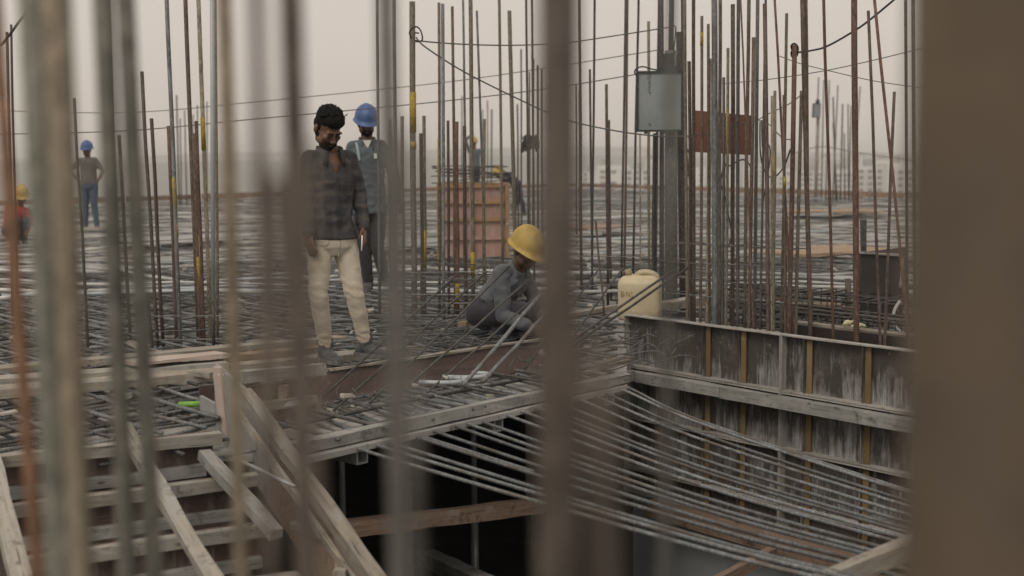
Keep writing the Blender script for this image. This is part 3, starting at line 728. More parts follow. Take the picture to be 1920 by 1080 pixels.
tag(link('plywood_sheet', MB().box(0.62, 0.26, 0.022, 4, 0.004).mesh('plywood_sheet'), M['ply_pale'], None, Matrix.Translation(G(330, 672, 0.10)) @ Matrix.Rotation(0.62, 4, 'Z') @ Matrix.Rotation(-0.05, 4, 'X')), 'pale pinkish plywood offcut on the walkway planks below the left column bars', 'plywood')
M['green'] = m_plain('green_pipe', (0.20, 0.42, 0.06), (0.15, 0.33, 0.05), 6, 0.4)
tag(bar('green_pipe', [G(336, 759, 0.02), G(377, 757, 0.03)], 0.017, M['green'], None, 10), 'short bright green pipe lying on the mat', 'pipe')

# ------------------------------------------------------------------ upright bars
def uprow(root, rows, Y, zbase=None, ydep=None):
    """rows: (xtop, ytop, xbot, ybot, width px, material, [yellow bands (y0,y1)])"""
    ends = []
    for i, rw in enumerate(rows):
        xt, yt, xb, yb, wpx, mk_ = rw[:6]
        y = (ydep[i % len(ydep)] if ydep else 0) + Y
        k = (xt - xb) / (yt - yb)
        if yt <= 0: xt -= k * (-140 - yt) * -1; yt2 = -140; xt = xb + k * (yt2 - yb); yt = yt2
        a = P(xb, yb, y); b = P(xt, yt, y)
        if zbase is not None:
            d = (a - b); a = b + d * ((zbase - b.z) / d.z)
        r_ = wpx * 1.12 / 2 / FPX * y
        br = bar('bar', bent(a, b, 5, 0.004), r_, M[mk_], root, 10)
        for (y0, y1) in (rw[6] if len(rw) > 6 else ()):
            t0 = (y0 - yt) / (yb - yt); t1 = (y1 - yt) / (yb - yt)
            top, bot = P(xt, yt, y), P(xb, yb, y)
            bar('paint_band', bent(bot.lerp(top, 1 - t0), bot.lerp(top, 1 - t1), 2, 0), r_ * 1.10, M['yellow'], br, 8)
        ends.append((a, b))
    return ends
def ring(root, pts, z, r=0.005, name='stirrup', m='steel', jit=0.015):
    pts = [Vector((p[0] + rnd.uniform(-jit, jit), p[1] + rnd.uniform(-jit, jit), z + rnd.uniform(-jit, jit))) for p in pts]
    bar(name, pts + [pts[0]], r, M[m], root, 6)

cA = thing('column_cage', 'column starter bars with yellow marks at left behind the walkway planks', 'rebar cage', G(335, 650, DZ))
rowsA = [(266, 134, 295, 634, 6, 'brown'), (284, 222, 307, 655, 6, 'brown'), (316, 236, 331, 636, 6, 'brown'), (313, 0, 339, 655, 7, 'steel', [(326, 386), (414, 440)]),
         (348, 0, 372, 640, 7, 'brown'), (363, 250, 377, 640, 6, 'brown', [(480, 545)]), (368, 227, 383, 648, 6, 'rust', [(440, 506)]), (372, 0, 394, 620, 7, 'speckle', [(215, 275)]),
         (403, 0, 408, 640, 5, 'olive'), (275, 548, 284, 660, 8, 'steel_dark')]
eA = uprow(cA, rowsA, 9.3, DZ, [0.0, 0.12, 0.3, 0.0, 0.3, 0.15, 0.0, 0.3, 0.1, 0.0])
for z in (0.05, 0.11, 0.22):
    ring(cA, [(-2.62, 9.25), (-2.08, 9.25), (-2.08, 9.66), (-2.62, 9.66)], z)
bar('conduit', [P(400, 565, 9.15), P(397, -140, 9.15)], 0.016, M['pvcgrey'], cA, 10)
bar('bar', [P(401, 655, 9.15), P(400, 560, 9.15)], 0.013, M['steel_dark'], cA, 10)

cB = thing('column_cage', 'column cage with ringed ties between the men and the squatting worker', 'rebar cage', G(840, 610, DZ))
rowsB = [(773, 3, 776, 560, 10, 'olive', [(170, 245), (262, 276)]), (795, 217, 797, 610, 6, 'olive', [(430, 500)]), (789, 250, 792, 600, 6, 'brown'), (823, 5, 824, 590, 5, 'olive', [(255, 372), (470, 500)]),
         (830, 7, 833, 640, 6, 'steel'), (848, 12, 854, 600, 5, 'brown'), (840, 226, 842, 600, 5, 'brown'), (856, 228, 858, 620, 7, 'rust', [(530, 570)]), (868, 0, 877, 640, 4, 'steel'),
         (871, 236, 872, 610, 6, 'brown'), (882, 0, 887, 570, 7, 'olive', [(470, 515)]), (894, 20, 906, 380, 4, 'steel'), (908, 223, 907, 570, 6, 'olive'), (754, 218, 757, 600, 6, 'olive'), (739, 0, 741, 600, 6, 'olive'), (731, 225, 733, 600, 5, 'brown')]
eB = uprow(cB, rowsB, 10.2, DZ, [0.0, 0.5, 0.2, 0.65, 0.0, 0.65, 0.4, 0.05, 0.65, 0.3, 0.1, 0.65, 0.3, 0.0, 0.5, 0.6])
for z in (0.04, 0.10, 0.18, 0.27, 0.36, 0.45):
    ring(cB, [(-0.98, 10.15), (-0.18, 10.12), (-0.18, 10.9), (-0.98, 10.9)], z, 0.0055, jit=0.03)
    ring(cB, [(-0.80, 10.25), (-0.30, 10.2), (-0.30, 10.8), (-0.80, 10.8)], z + 0.03, 0.005, jit=0.03)

cC = thing('column_cage', 'column starter bars just right of the dark blurred bar', 'rebar cage', G(1140, 560, DZ))
rowsC = [(936, 0, 943, 500, 5, 'olive'), (955, 20, 967, 480, 7, 'olive'), (987, 0, 991, 500, 4, 'steel_dark'), (997, 0, 1002, 500, 4, 'steel_dark'), (1086, 0, 1090, 560, 5, 'brown'), (1115, 0, 1110, 560, 4, 'steel_dark'),
         (1106, 130, 1111, 570, 4, 'steel_dark'), (1137, 158, 1140, 570, 5, 'brown'), (1142, 225, 1146, 560, 4, 'brown'), (1173, 0, 1165, 560, 4, 'steel_dark'), (1177, 0, 1170, 560, 4, 'brown'), (1197, 0, 1187, 520, 4, 'steel_dark'),
         (1216, 40, 1217, 520, 5, 'olive'), (1236, 0, 1229, 540, 5, 'steel_dark'), (1200, 250, 1201, 520, 3, 'speckle')]
uprow(cC, rowsC, 12.6, DZ, [0.0, 0.3, 0.9, 0.2, 0.0, 0.5, 0.2, 0.0, 0.6, 0.1, 0.9, 0.3, 0.0, 0.8, 0.2])
for z in (0.10, 0.26, 0.40):
    ring(cC, [(0.65, 12.5), (1.55, 12.5), (1.55, 13.5), (0.65, 13.5)], z, 0.005, jit=0.03)

cD = thing('wall_starter_bars', 'dense row of tall rusty starter bars standing inside the wall formwork', 'rebar cage', W0 + WN * 0.15 + WD * 1.2 + Vector((0, 0, -1)))
rowsD = [(1284, 0, 1288, 592, 6, 'olive'), (1301, 0, 1302, 596, 6, 'brown'), (1316, 30, 1314, 598, 5, 'brown', [(60, 85)]), (1328, 45, 1330, 600, 5, 'olive'), (1339, 0, 1340, 603, 10, 'steel'), (1350, 0, 1349, 604, 6, 'olive'),
         (1365, 90, 1362, 606, 5, 'olive', [(200, 290)]), (1374, 8, 1374, 608, 7, 'brown'), (1385, 0, 1382, 610, 6, 'steel_dark'), (1404, 0, 1396, 612, 6, 'olive'), (1413, 70, 1404, 614, 6, 'brown'), (1421, 0, 1416, 616, 6, 'steel'),
         (1434, 7, 1441, 618, 7, 'brown'), (1448, 180, 1448, 620, 5, 'speckle'), (1453, 170, 1450, 620, 5, 'olive', [(290, 330)]), (1475, 25, 1466, 560, 5, 'olive'), (1490, 85, 1480, 622, 8, 'rust'), (1503, 170, 1495, 500, 6, 'olive'),
         (1470, 178, 1472, 540, 5, 'brown', [(330, 350)]), (1292, 115, 1295, 590, 6, 'brown'), (1388, 0, 1410, 540, 3, 'rust'), (1452, 0, 1478, 460, 4, 'rust'), (1357, 145, 1355, 560, 5, 'steel_dark'), (1332, 110, 1326, 590, 7, 'speckle'), (1436, 0, 1426, 580, 4, 'steel_dark'),
         (1505, 0, 1519, 640, 8, 'brown'), (1545, 0, 1563, 648, 5, 'rust'), (1602, 0, 1606, 655, 10, 'rust'), (1628, 20, 1651, 660, 5, 'brown'), (1677, 172, 1658, 662, 5, 'brown'), (1640, 0, 1696, 560, 5, 'rust'), (1698, 0, 1701, 660, 5, 'steel_dark'), (1712, 0, 1716, 660, 6, 'steel_dark'), (1511, 0, 1516, 400, 5, 'rust')]
for i, rw in enumerate(rowsD):
    off = 0.07 if i % 2 == 0 else 0.22
    s_ = s_at(rw[2], off); pl = W0 + WN * off + WD * s_
    uprow(cD, [rw], pl.y, -0.5)
for z in (0.30, 0.42, 0.55, 0.68):                                # horizontal ties of the wall cage
    for off in (0.07, 0.22):
        a = W0 + WN * (off + 0.012) + WD * 0.25; b = W0 + WN * (off + 0.012) + WD * 1.55
        a.z = z; b.z = z + 0.02
        bar('tie', bent(a, b, 6, 0.012), 0.005, M['steel'], cD, 6)
# scattered further clusters
def cluster(label, pts, Y, zb=DZ, cat='rebar cage'):
    c_ = P(pts[0][2], pts[0][3], Y); r_ = thing('column_cage', label, cat, (c_.x, Y, zb), 'far column starter bars')
    uprow(r_, pts, Y, zb, [0, 0.5, 0.25, 0.7])
    return r_
cluster('far bar cluster beside the little distant floodlight', [(1545, 150, 1540, 365, 2, 'steel_dark'), (1555, 150, 1549, 365, 2, 'steel_dark'), (1562, 182, 1567, 365, 2.5, 'steel_dark'), (1571, 160, 1562, 365, 2, 'steel_dark'), (1562, 230, 1569, 365, 2, 'steel_dark'),
         (1580, 195, 1576, 365, 2.5, 'steel_dark'), (1590, 195, 1591, 365, 2, 'steel_dark'), (1596, 198, 1592, 365, 2, 'steel_dark'), (1613, 162, 1598, 365, 2, 'steel_dark'), (1583, 250, 1584, 365, 2, 'steel_dark'), (1535, 145, 1533, 200, 2, 'steel_dark')], 41)
cluster('far bar cluster behind the left column bars', [(331, 178, 336, 370, 2.5, 'brown'), (346, 207, 350, 370, 2, 'steel_dark'), (338, 222, 340, 370, 2, 'steel_dark'), (362, 215, 360, 370, 2, 'steel_dark'), (370, 197, 372, 370, 2, 'steel_dark'), (388, 190, 388, 370, 2, 'steel_dark')], 40)
cluster('far bar cluster above the pink column form', [(866, 180, 866, 345, 2.5, 'steel'), (914, 188, 914, 345, 2.5, 'steel'), (922, 205, 921, 345, 3.5, 'steel'), (905, 205, 906, 345, 2, 'steel')], 36)
cluster('blurred bar cluster behind the dark blurred bar', [(977, 92, 978, 400, 3, 'steel_dark'), (970, 195, 972, 400, 3, 'steel_dark'), (1001, 110, 1000, 400, 3.5, 'steel_dark'), (1009, 122, 1010, 400, 4, 'steel_dark'), (993, 135, 994, 400, 3, 'olive'), (1017, 130, 1018, 400, 4, 'steel_dark')], 21)
cluster('far bars seen right of the broad dark blurred bar', [(1079, 160, 1080, 400, 3, 'steel_dark'), (1085, 170, 1086, 400, 3, 'steel_dark')], 22)
gl = 'single upright rebars at left'
for rw, Y, lb in (((139, 184, 165, 660, 5, 'steel_dark'), 9.2, 'single thin dark rebar standing before the far man in jeans'),
                  ((13, 60, 22, 480, 5, 'brown'), 11.0, 'upright brown rebar at the extreme left edge'),
                  ((21, 46, 30, 500, 4, 'steel_dark'), 11.2, 'thin dark rebar second from the left edge'),
                  ((203, 0, 222, 560, 6, 'olive'), 9.6, 'tall olive rebar between two blurred grey bars at left'),
                  ((223, 253, 243, 600, 6, 'olive'), 9.7, 'short olive rebar just left of the left column bars'),
                  ((708, 0, 712, 560, 5, 'steel'), 10.8, 'tall grey rebar before the right shoulder of the man in the blue helmet'),
                  ((83, 25, 92, 560, 4, 'olive'), 10.4, 'tall thin rebar behind the leftmost pair of blurred bars')):
    t_ = thing('upright_bar', lb, 'rebar', P(rw[2], rw[3], Y), gl); uprow(t_, [rw], Y, DZ)

# ------------------------------------------------------------------ wires and cables
gw = 'wires strung between the bars'
def cable(label, pts, r, m='wire_grey', k=6):
    tag(bar('cable', smooth_pts([P(*p) for p in pts], k), r, M[m], None, 6), label, 'cable', gw)
cable('lower thin wire running across the sky behind the standing man\'s head', [(-20, 252, 12.4), (240, 245, 12.4), (480, 223, 12.4), (820, 191, 12.4), (1020, 167, 12.4), (1190, 140, 12.2)], 0.0055)
cable('upper thin wire running across the sky above the blue helmet', [(-20, 207, 14.5), (240, 211, 14.5), (480, 191, 14.5), (820, 156, 14.5), (1020, 128, 14.2), (1245, 92, 12.2)], 0.0050)
cable('wire tied to the olive bar and running right under the top edge', [(777, 76, 10.2), (850, 82, 10.4), (940, 85, 10.8), (1020, 83, 11.2), (1080, 78, 11.4), (1262, 50, 11.4)], 0.0060)
cable('slack wire dipping from the olive bar to the wall bars', [(780, 70, 10.2), (800, 90, 10.2), (880, 140, 10.4), (1020, 208, 10.6), (1080, 230, 10.6), (1200, 252, 10.4), (1300, 254, 10.2), (1405, 228, 9.8)], 0.0060)
cable('knot of wire looped around the olive bar', [(771, 72, 10.18), (768, 60, 10.15), (778, 50, 10.12), (788, 56, 10.15), (792, 74, 10.2), (782, 78, 10.25), (770, 70, 10.2), (772, 62, 10.3), (785, 62, 10.1)], 0.006, 'wire')
cable('thick black cable rising to the top right corner', [(1490, 99, 9.5), (1520, 95, 9.5), (1550, 87, 9.4), (1595, 62, 9.3), (1630, 38, 9.2), (1690, -12, 9.0)], 0.0075, 'wire')
cable('coil of black cable hung on a bar tip', [(1486, 96, 9.5), (1484, 86, 9.45), (1490, 82, 9.45), (1496, 90, 9.5), (1494, 104, 9.55), (1487, 108, 9.5), (1484, 98, 9.45), (1492, 92, 9.42), (1495, 100, 9.5)], 0.008, 'wire')
cable('thin wire rising from the wall bars to the right', [(1352, 157, 10.2), (1440, 149, 10.0), (1550, 132, 9.6), (1650, 110, 9.4), (1730, 90, 9.2)], 0.0035)
cable('thin wire falling from a rusty bar to the right', [(1456, 103, 9.8), (1500, 119, 9.7), (1560, 134, 9.6), (1640, 152, 9.4), (1730, 165, 9.2)], 0.0035)
cable('short wire linking the red sheet to a bar tip', [(1395, 240, 10.0), (1440, 214, 9.9), (1478, 196, 9.8), (1502, 178, 9.7)], 0.004)
cable('pale wire looping right of the red sheet', [(1412, 222, 10), (1440, 232, 9.9), (1458, 250, 9.8), (1470, 260, 9.8), (1490, 262, 9.7)], 0.004)
cable('black cable hanging in a loop beside the wall bars', [(1425, 228, 9.9), (1426, 290, 9.9), (1436, 325, 9.9), (1452, 332, 9.8), (1470, 312, 9.8), (1482, 280, 9.7)], 0.006, 'wire')
cable('black cable hanging straight beside the red sheet', [(1428, 225, 9.9), (1430, 280, 9.9), (1440, 270, 9.9), (1444, 290, 9.9), (1438, 340, 9.85), (1428, 390, 9.85)], 0.005, 'wire')
cable('black cable sagging under the red sheet', [(1356, 290, 10.2), (1362, 312, 10.2), (1378, 305, 10.2), (1396, 300, 10.1), (1410, 322, 10.1), (1404, 370, 10.1)], 0.006, 'wire')
cable('tangled black cable dropping below the red sheet', [(1356, 312, 10.2), (1352, 345, 10.2), (1360, 372, 10.2), (1366, 405, 10.2), (1372, 440, 10.2), (1362, 470, 10.2)], 0.006, 'wire')
cable('black cable tangle beside the floodlight pole', [(1290, 255, 10.4), (1298, 290, 10.4), (1290, 330, 10.4), (1296, 310, 10.35), (1288, 280, 10.4), (1294, 350, 10.4), (1304, 390, 10.4)], 0.005, 'wire')
cable('diagonal dark cable at the top left edge', [(-260, 190, 8.0), (-120, 150, 8.0), (-10, 92, 8.0), (14, 70, 8.0), (36, 40, 8.0), (60, 5, 8.0), (130, -140, 8.0)], 0.008, 'wire')
cable('faint far wire across the hazy skyline at right', [(1480, 290, 40), (1540, 275, 40), (1600, 285, 40), (1720, 302, 40)], 0.012)
# wire tangles at the cage foot
mb = MB()
for i in range(60):
    c_ = G(rnd.uniform(775, 905), rnd.uniform(600, 655), 0.02 + rnd.random() * 0.07); a0 = rnd.random() * 6.3; R_ = rnd.uniform(0.12, 0.45)
    pts = [c_ + Vector((R_ * math.cos(a0 + q * 0.3) * 1.3, R_ * math.sin(a0 + q * 0.3), 0.02 * math.sin(q + a0))) for q in range(rnd.randint(3, 8))]
    mb.tube(smooth_pts(pts, 3), 0.004, 5)
for i in range(50):
    c_ = G(rnd.uniform(1085, 1178), rnd.uniform(610, 690), 0.02 + rnd.random() * 0.06); a0 = rnd.random() * 6.3; R_ = rnd.uniform(0.15, 0.4)
    pts = [c_ + Vector((R_ * math.cos(a0 + q * 0.2) * 1.4, R_ * math.sin(a0 + q * 0.2), 0.02 * math.sin(q + a0))) for q in range(rnd.randint(3, 7))]
    mb.tube(smooth_pts(pts, 3), 0.005, 5)
tag(link('wire_tangle', mb.mesh('wire_tangle', True), M['steel']), 'tangled tie wire and bar offcuts heaped on the mat', 'wire', kind='stuff')

mb = MB()                               # small wood chips and lumps of cement
for i in range(420):
    y = 6.6 + 12 * rnd.random() ** 1.3; x = rnd.uniform(-0.45 * y, 0.36 * y)
    if y < 10.4 and (x > 0.7 or (y < 8.3 and x > -1.2 + (y - 6.4) * 0.8) or (y < 6.5)): continue
    z = rnd.choice([-0.12, -0.12, 0.02]); L_ = rnd.uniform(0.02, 0.12)
    mb.box(L_, rnd.uniform(0.015, 0.05), rnd.uniform(0.008, 0.025), 1, 0.006, M=Matrix.Translation((x, y, z + 0.012)) @ Matrix.Rotation(rnd.uniform(0, 3.1), 4, 'Z') @ Matrix.Rotation(rnd.gauss(0, 0.25), 4, 'Y'))
tag(link('debris', mb.mesh('debris'), M['wood_pale']), 'small wood chips and cement lumps strewn over the mat', 'debris', kind='stuff')
mb = MB()                               # twisted tie wire ends at the crossings
for i in range(520):
    y = 6.6 + 6 * rnd.random() ** 1.2; x = rnd.uniform(-0.42 * y, 0.1 * y)
    if y < 8.6 and x > -1.1 + (y - 6.4) * 0.8: continue
    p = Vector((x, y, 0.0 + rnd.uniform(-.02, .015))); d_ = Vector((rnd.gauss(0, 1), rnd.gauss(0, 1), rnd.uniform(0.2, 1.6))).normalized()
    mb.tube([p, p + d_ * 0.03, p + d_ * rnd.uniform(.04, .07) + Vector((rnd.gauss(0, .012), rnd.gauss(0, .012), 0))], 0.0016, 4)
tag(link('tie_wire', mb.mesh('tie_wire'), M['steel_light']), 'twisted tie wire ends sticking up from the mat', 'wire', kind='stuff')

# ------------------------------------------------------------------ floodlights
M['lamp_case'] = m_plain('dark_lamp_case', (0.06, 0.068, 0.07), (0.045, 0.05, 0.052), 10, 0.5, 0.3)
m, t, bs = newmat('lamp_glass'); n = N(t)
c = n.ramp(n.noise(n.coord('Object', (1, 1, 1)), 3, 4), [(0.35, (0.235, 0.265, 0.27)), (0.65, (0.29, 0.32, 0.325))])
n.L(c, bs.inputs['Base Color']); bs.inputs['Roughness'].default_value = 0.18; M['lamp_glass'] = m
M['mark'] = m_plain('faded_print', (0.10, 0.12, 0.125), (0.08, 0.09, 0.10), 10, 0.6, bump=0)
def floodlight(label, c, w_, h_, rot, marks=True):
    F = Matrix.Translation(c) @ Matrix.Rotation(rot, 4, 'Z') @ Matrix.Rotation(R(4), 4, 'X')
    r_ = thing('floodlight', label, 'floodlight', c - Vector((0, 0, h_ / 2)))
    T = Matrix.Translation; d_ = w_ * 0.22; e = w_ * 0.045
    link('case', MB().loft([[(-w_ / 2 * k, y, -h_ / 2 * k), (w_ / 2 * k, y, -h_ / 2 * k), (w_ / 2 * k, y, h_ / 2 * k), (-w_ / 2 * k, y, h_ / 2 * k)] for k, y in ((1, 0), (1, d_ * .5), (.8, d_), (.55, d_ * 1.3))]).mesh('case'), M['lamp_case'], r_, F)
    link('glass', MB().box(w_ - 2 * e, 0.006, h_ - 2 * e, M=T((0, -0.006, 0))).mesh('glass'), M['lamp_glass'], r_, F)
    for (x, z, wx, wz) in ((0, h_ / 2 - e / 2, w_, e), (0, -h_ / 2 + e / 2, w_, e), (-w_ / 2 + e / 2, 0, e, h_ - 2 * e - .001), (w_ / 2 - e / 2, 0, e, h_ - 2 * e - .001)):
        link('frame', MB().box(wx, 0.022, wz, M=T((x, -0.011, z))).mesh('frame'), M['lamp_case'], r_, F)
    link('bracket', MB().box(w_ * 0.26, 0.05, h_ * 0.28, M=T((w_ * 0.17, d_ * .5, h_ * 0.64))).mesh('bracket'), M['lamp_case'], r_, F)
    link('bracket_foot', MB().box(w_ * 0.46, 0.06, h_ * 0.07, M=T((w_ * 0.17, d_ * .5, h_ * 0.535))).mesh('bracket_foot'), M['lamp_case'], r_, F)
    for q in (-.04, .37):
        link('yoke_arm', MB().box(w_ * 0.03, 0.03, h_ * 0.24, M=T((w_ * q, d_ * .5, h_ * 0.62))).mesh('yoke_arm'), M['lamp_case'], r_, F)
    for q in (-.3, .1): link('latch', MB().box(w_ * 0.07, 0.03, h_ * 0.035, M=T((w_ * q, 0, -h_ * 0.515))).mesh('latch'), M['lamp_case'], r_, F)
    if marks:                                       # faint print running down the glass, too worn to read
        mb = MB(); z = h_ * 0.44; rr = random.Random(3)
        for k in range(8):
            wv = w_ * (0.10 if k in (0, 1) else 0.055) * rr.uniform(0.8, 1.2)
            mb.box(wv, 0.002, h_ * 0.012, M=T((-w_ * 0.225 + rr.uniform(-.004, .004), -0.0105, z)) @ Matrix.Rotation(rr.uniform(-.5, .5), 4, 'Y'))
            mb.box(w_ * 0.012, 0.002, h_ * 0.03, M=T((-w_ * 0.215 + rr.uniform(-.008, .008), -0.0105, z - h_ * 0.012)))
            z -= h_ * 0.042
        tag(link('print', mb.mesh('print'), M['mark'], r_, F), kind='stuff'); mb = MB()
        mb.box(w_ * 0.05, 0.002, h_ * 0.014, M=T((-w_ * 0.22, -0.0105, -h_ * 0.37)))
        mb.box(w_ * 0.02, 0.002, h_ * 0.05, M=T((-w_ * 0.20, -0.0105, -h_ * 0.385)))
        tag(link('print', mb.mesh('print'), M['mark'], r_, F), kind='stuff')
    return r_
FLY = 11.3
fc = P(1237, 190, FLY); fr_ = floodlight('large grey floodlight with a square glass on the pole among the bars', fc, 86 / FPX * FLY, 112 / FPX * FLY, R(-6))
M['pole'] = m_rebar('grey_pole', (0.085, 0.085, 0.08), (0.13, 0.128, 0.118), 0.6, 0.1, rib=False)
pl_ = thing('lamp_pole', 'grey pole carrying the large floodlight', 'pole', (P(1258, 560, FLY + .17).x, FLY + .17, DZ))
bar('pole', [(P(1259, 560, FLY + .17).x, FLY + .17, DZ), P(1258, 95, FLY + .17)], 0.055, M['pole'], pl_, 14)
bar('stub', [P(1258, 100, FLY + .17), P(1260, -60, FLY + .17)], 0.022, M['steel_dark'], pl_, 10)
for rw in ((1240, 0, 1241, 560, 8, 'steel_dark'), (1274, 60, 1280, 560, 12, 'steel_dark'), (1280, 0, 1284, 500, 6, 'olive'), (1228, 250, 1224, 560, 7, 'steel_dark')):
    uprow(pl_, [rw], FLY + .35, DZ)
cable('cable looping over the left of the floodlight', [(1196, 144, FLY), (1190, 136, FLY), (1194, 128, FLY), (1206, 125, FLY), (1220, 129, FLY), (1236, 132, FLY + .1)], 0.007, 'wire')
cable('cable hooked over the floodlight bracket', [(1255, 48, FLY), (1266, 50, FLY), (1266, 66, FLY), (1263, 96, FLY), (1262, 130, FLY)], 0.006, 'wire')
fy = 40.5
floodlight('tiny distant floodlight on a wooden post at right', P(1531, 207, fy), 17 / FPX * fy, 26 / FPX * fy, R(25), False)
po = thing('wooden_post', 'wooden post under the tiny distant floodlight', 'post', (P(1533, 366, fy).x, fy + .2, DZ))
bar('post', [(P(1532, 366, fy).x, fy + .2, DZ), P(1534, 218, fy + .2)], 0.055, M['wood'], po, 8)

# rust-red sheet hung on the wall bars
tag(slab('hung_sheet', P(1303, 207, 10.45), P(1413, 217, 9.95), P(1410, 291, 9.95), P(1301, 285, 10.45), 0.012, M['panel_rust']), 'rust-red sheet hung among the tall wall bars', 'sheet')

# pink plywood column form
cf = thing('column_form', 'pink plywood column form with orange timber ribs behind the rebar', 'formwork', G(885, 480, -0.1))
CY = 18.6; xa, xb_ = P(822, 400, CY).x, P(945, 400, CY).x; ztop = P(885, 343, CY).z; zb_ = -0.1
link('face', MB().box(xb_ - xa, 0.02, ztop - zb_, 4, 0.002, M=Matrix.Translation(((xa + xb_) / 2, CY, (ztop + zb_) / 2))).mesh('face'), M['ply_pink'], cf)
link('side', MB().box(0.02, 0.9, ztop - zb_ - .02, 1, 0, M=Matrix.Translation((xb_ + 0.012, CY + .46, (ztop + zb_) / 2))).mesh('side'), M['ply_pink'], cf)
link('side', MB().box(0.02, 0.9, ztop - zb_ - .02, 1, 0, M=Matrix.Translation((xa - 0.012, CY + .46, (ztop + zb_) / 2))).mesh('side'), M['ply_pink'], cf)
link('back', MB().box(xb_ - xa, 0.02, ztop - zb_ - .1, 1, 0, M=Matrix.Translation(((xa + xb_) / 2, CY + .92, (ztop + zb_) / 2 - .05))).mesh('back'), M['ply_pink'], cf)
for k, py in enumerate((347, 379, 411, 446)):
    z = P(885, py, CY).z
    board('rib', (xa, CY - 0.035, z), (xb_ - 0.0, CY - 0.035, z), 0.05, 0.05 if k else 0.07, M['wood_rib'] if k < 3 else M['ply_pink'], cf)
for px in (949, 823, 884):
    x = P(px, 400, CY).x + (0.02 if px == 949 else 0)
    board('stud', (x, CY - 0.075, zb_), (x, CY - 0.075, ztop + 0.01), 0.07 if px == 949 else 0.03, 0.05, M['wood_rib'] if px != 884 else M['ply_pink'], cf, up=(1, 0, 0))
for q in range(5):
    z = ztop + 0.05 + 0.045 * q
    ring(cf, [(xa - .05, CY + .1), (xa + .3, CY - .05), (xb_ - .2, CY - .05), (xb_ + .1, CY + .2), (xb_ - .1, CY + .8), (xa, CY + .8)], z, 0.008, m='steel_dark', jit=0.06)

# jerry can
M['can'] = m_ply('dirty_cream_plastic', (0.42, 0.36, 0.235), (0.57, 0.50, 0.34), (0.26, 0.20, 0.12), 0.45, 0.5, vert=False)
M['can_cap'] = m_plain('dirty_cap', (0.36, 0.29, 0.17), (0.26, 0.20, 0.12), 30, 0.6)
M['dirt'] = m_plain('brown_stain', (0.33, 0.25, 0.13), (0.20, 0.14, 0.07), 45, 0.8, bump=0)
JY = 10.35; jb = P(1200, 598, JY); sc_ = JY / FPX
jc = thing('jerry_can', 'dirty cream plastic jerry can standing behind the steel formwork', 'jerry can', jb, rz=R(-12))
FJ = Matrix.Translation(jb) @ Matrix.Rotation(R(-12), 4, 'Z')
Wc, Dc, Hc = 80 * sc_, 0.24, 74 * sc_
def rrect(w_, d_, z, cx=0.0, r=0.035, k=4):
    out = []
    for (sx, sy, a0) in ((1, -1, -90), (1, 1, 0), (-1, 1, 90), (-1, -1, 180)):
        for i in range(k + 1):
            a = R(a0 + 90 * i / k); out.append((cx + sx * (w_ / 2 - r) + r * math.cos(a), sy * (d_ / 2 - r) + r * math.sin(a), z))
    return out
rings = [rrect(Wc * .93, Dc * .9, 0.0), rrect(Wc, Dc, 0.02), rrect(Wc * 1.0, Dc, Hc * .3), rrect(Wc * .985, Dc * .985, Hc * .5), rrect(Wc, Dc, Hc * .72), rrect(Wc, Dc, Hc - .03), rrect(Wc * .97, Dc * .95, Hc - .008), rrect(Wc * .86, Dc * .75, Hc + .022), rrect(Wc * .62, Dc * .45, Hc + .04)]
link('body', MB().loft(rings).mesh('body', True), M['can'], jc, FJ)
hp = smooth_pts([(Wc * .44, 0, Hc - .01), (Wc * .36, 0, Hc + .038), (Wc * .18, 0, Hc + .062), (-Wc * .02, 0, Hc + .055), (-Wc * .12, 0, Hc + .01)], 5)
link('handle', MB().tube(hp, 0.028, 10, ex=0.9).mesh('handle', True), M['can'], jc, FJ)
ck = link('spout', MB().tube([(-Wc * .22, -.01, Hc), (-Wc * .26, -.02, Hc + .04)], 0.036, 14).mesh('spout', True), M['can'], jc, FJ)
link('cap', MB().tube([(-Wc * .255, -.018, Hc + .035), (-Wc * .285, -.026, Hc + .085)], [0.03, 0.028], 14).mesh('cap', True), M['can_cap'], ck, FJ)
mb = MB(); T = Matrix.Translation; yy = -Dc / 2 - 0.0012
def stroke(x0, z0, x1, z1, w_=0.006): mb.box(math.hypot(x1 - x0, z1 - z0), 0.0012, w_, M=T(((x0 + x1) / 2, yy, (z0 + z1) / 2)) @ Matrix.Rotation(-math.atan2(z1 - z0, x1 - x0), 4, 'Y'))
bx0, bz0, u_ = -Wc * .40, Hc * .60, 0.035
for s_ in ((0, 0, 0, 1.3), (0, 1.3, .7, 1.0), (.7, 1.0, 0, .65), (0, .65, .8, .35), (.8, .35, 0, 0), (1.2, 0, 1.2, 1.2), (1.2, 1.2, 1.9, .0), (1.9, 0, 1.95, 1.2), (2.4, 1.3, 2.5, .1), (2.5, .1, 2.2, -.05)):
    stroke(bx0 + s_[0] * u_, bz0 + s_[1] * u_, bx0 + s_[2] * u_, bz0 + s_[3] * u_)
link('writing', mb.mesh('writing'), M['dirt'], jc, FJ)

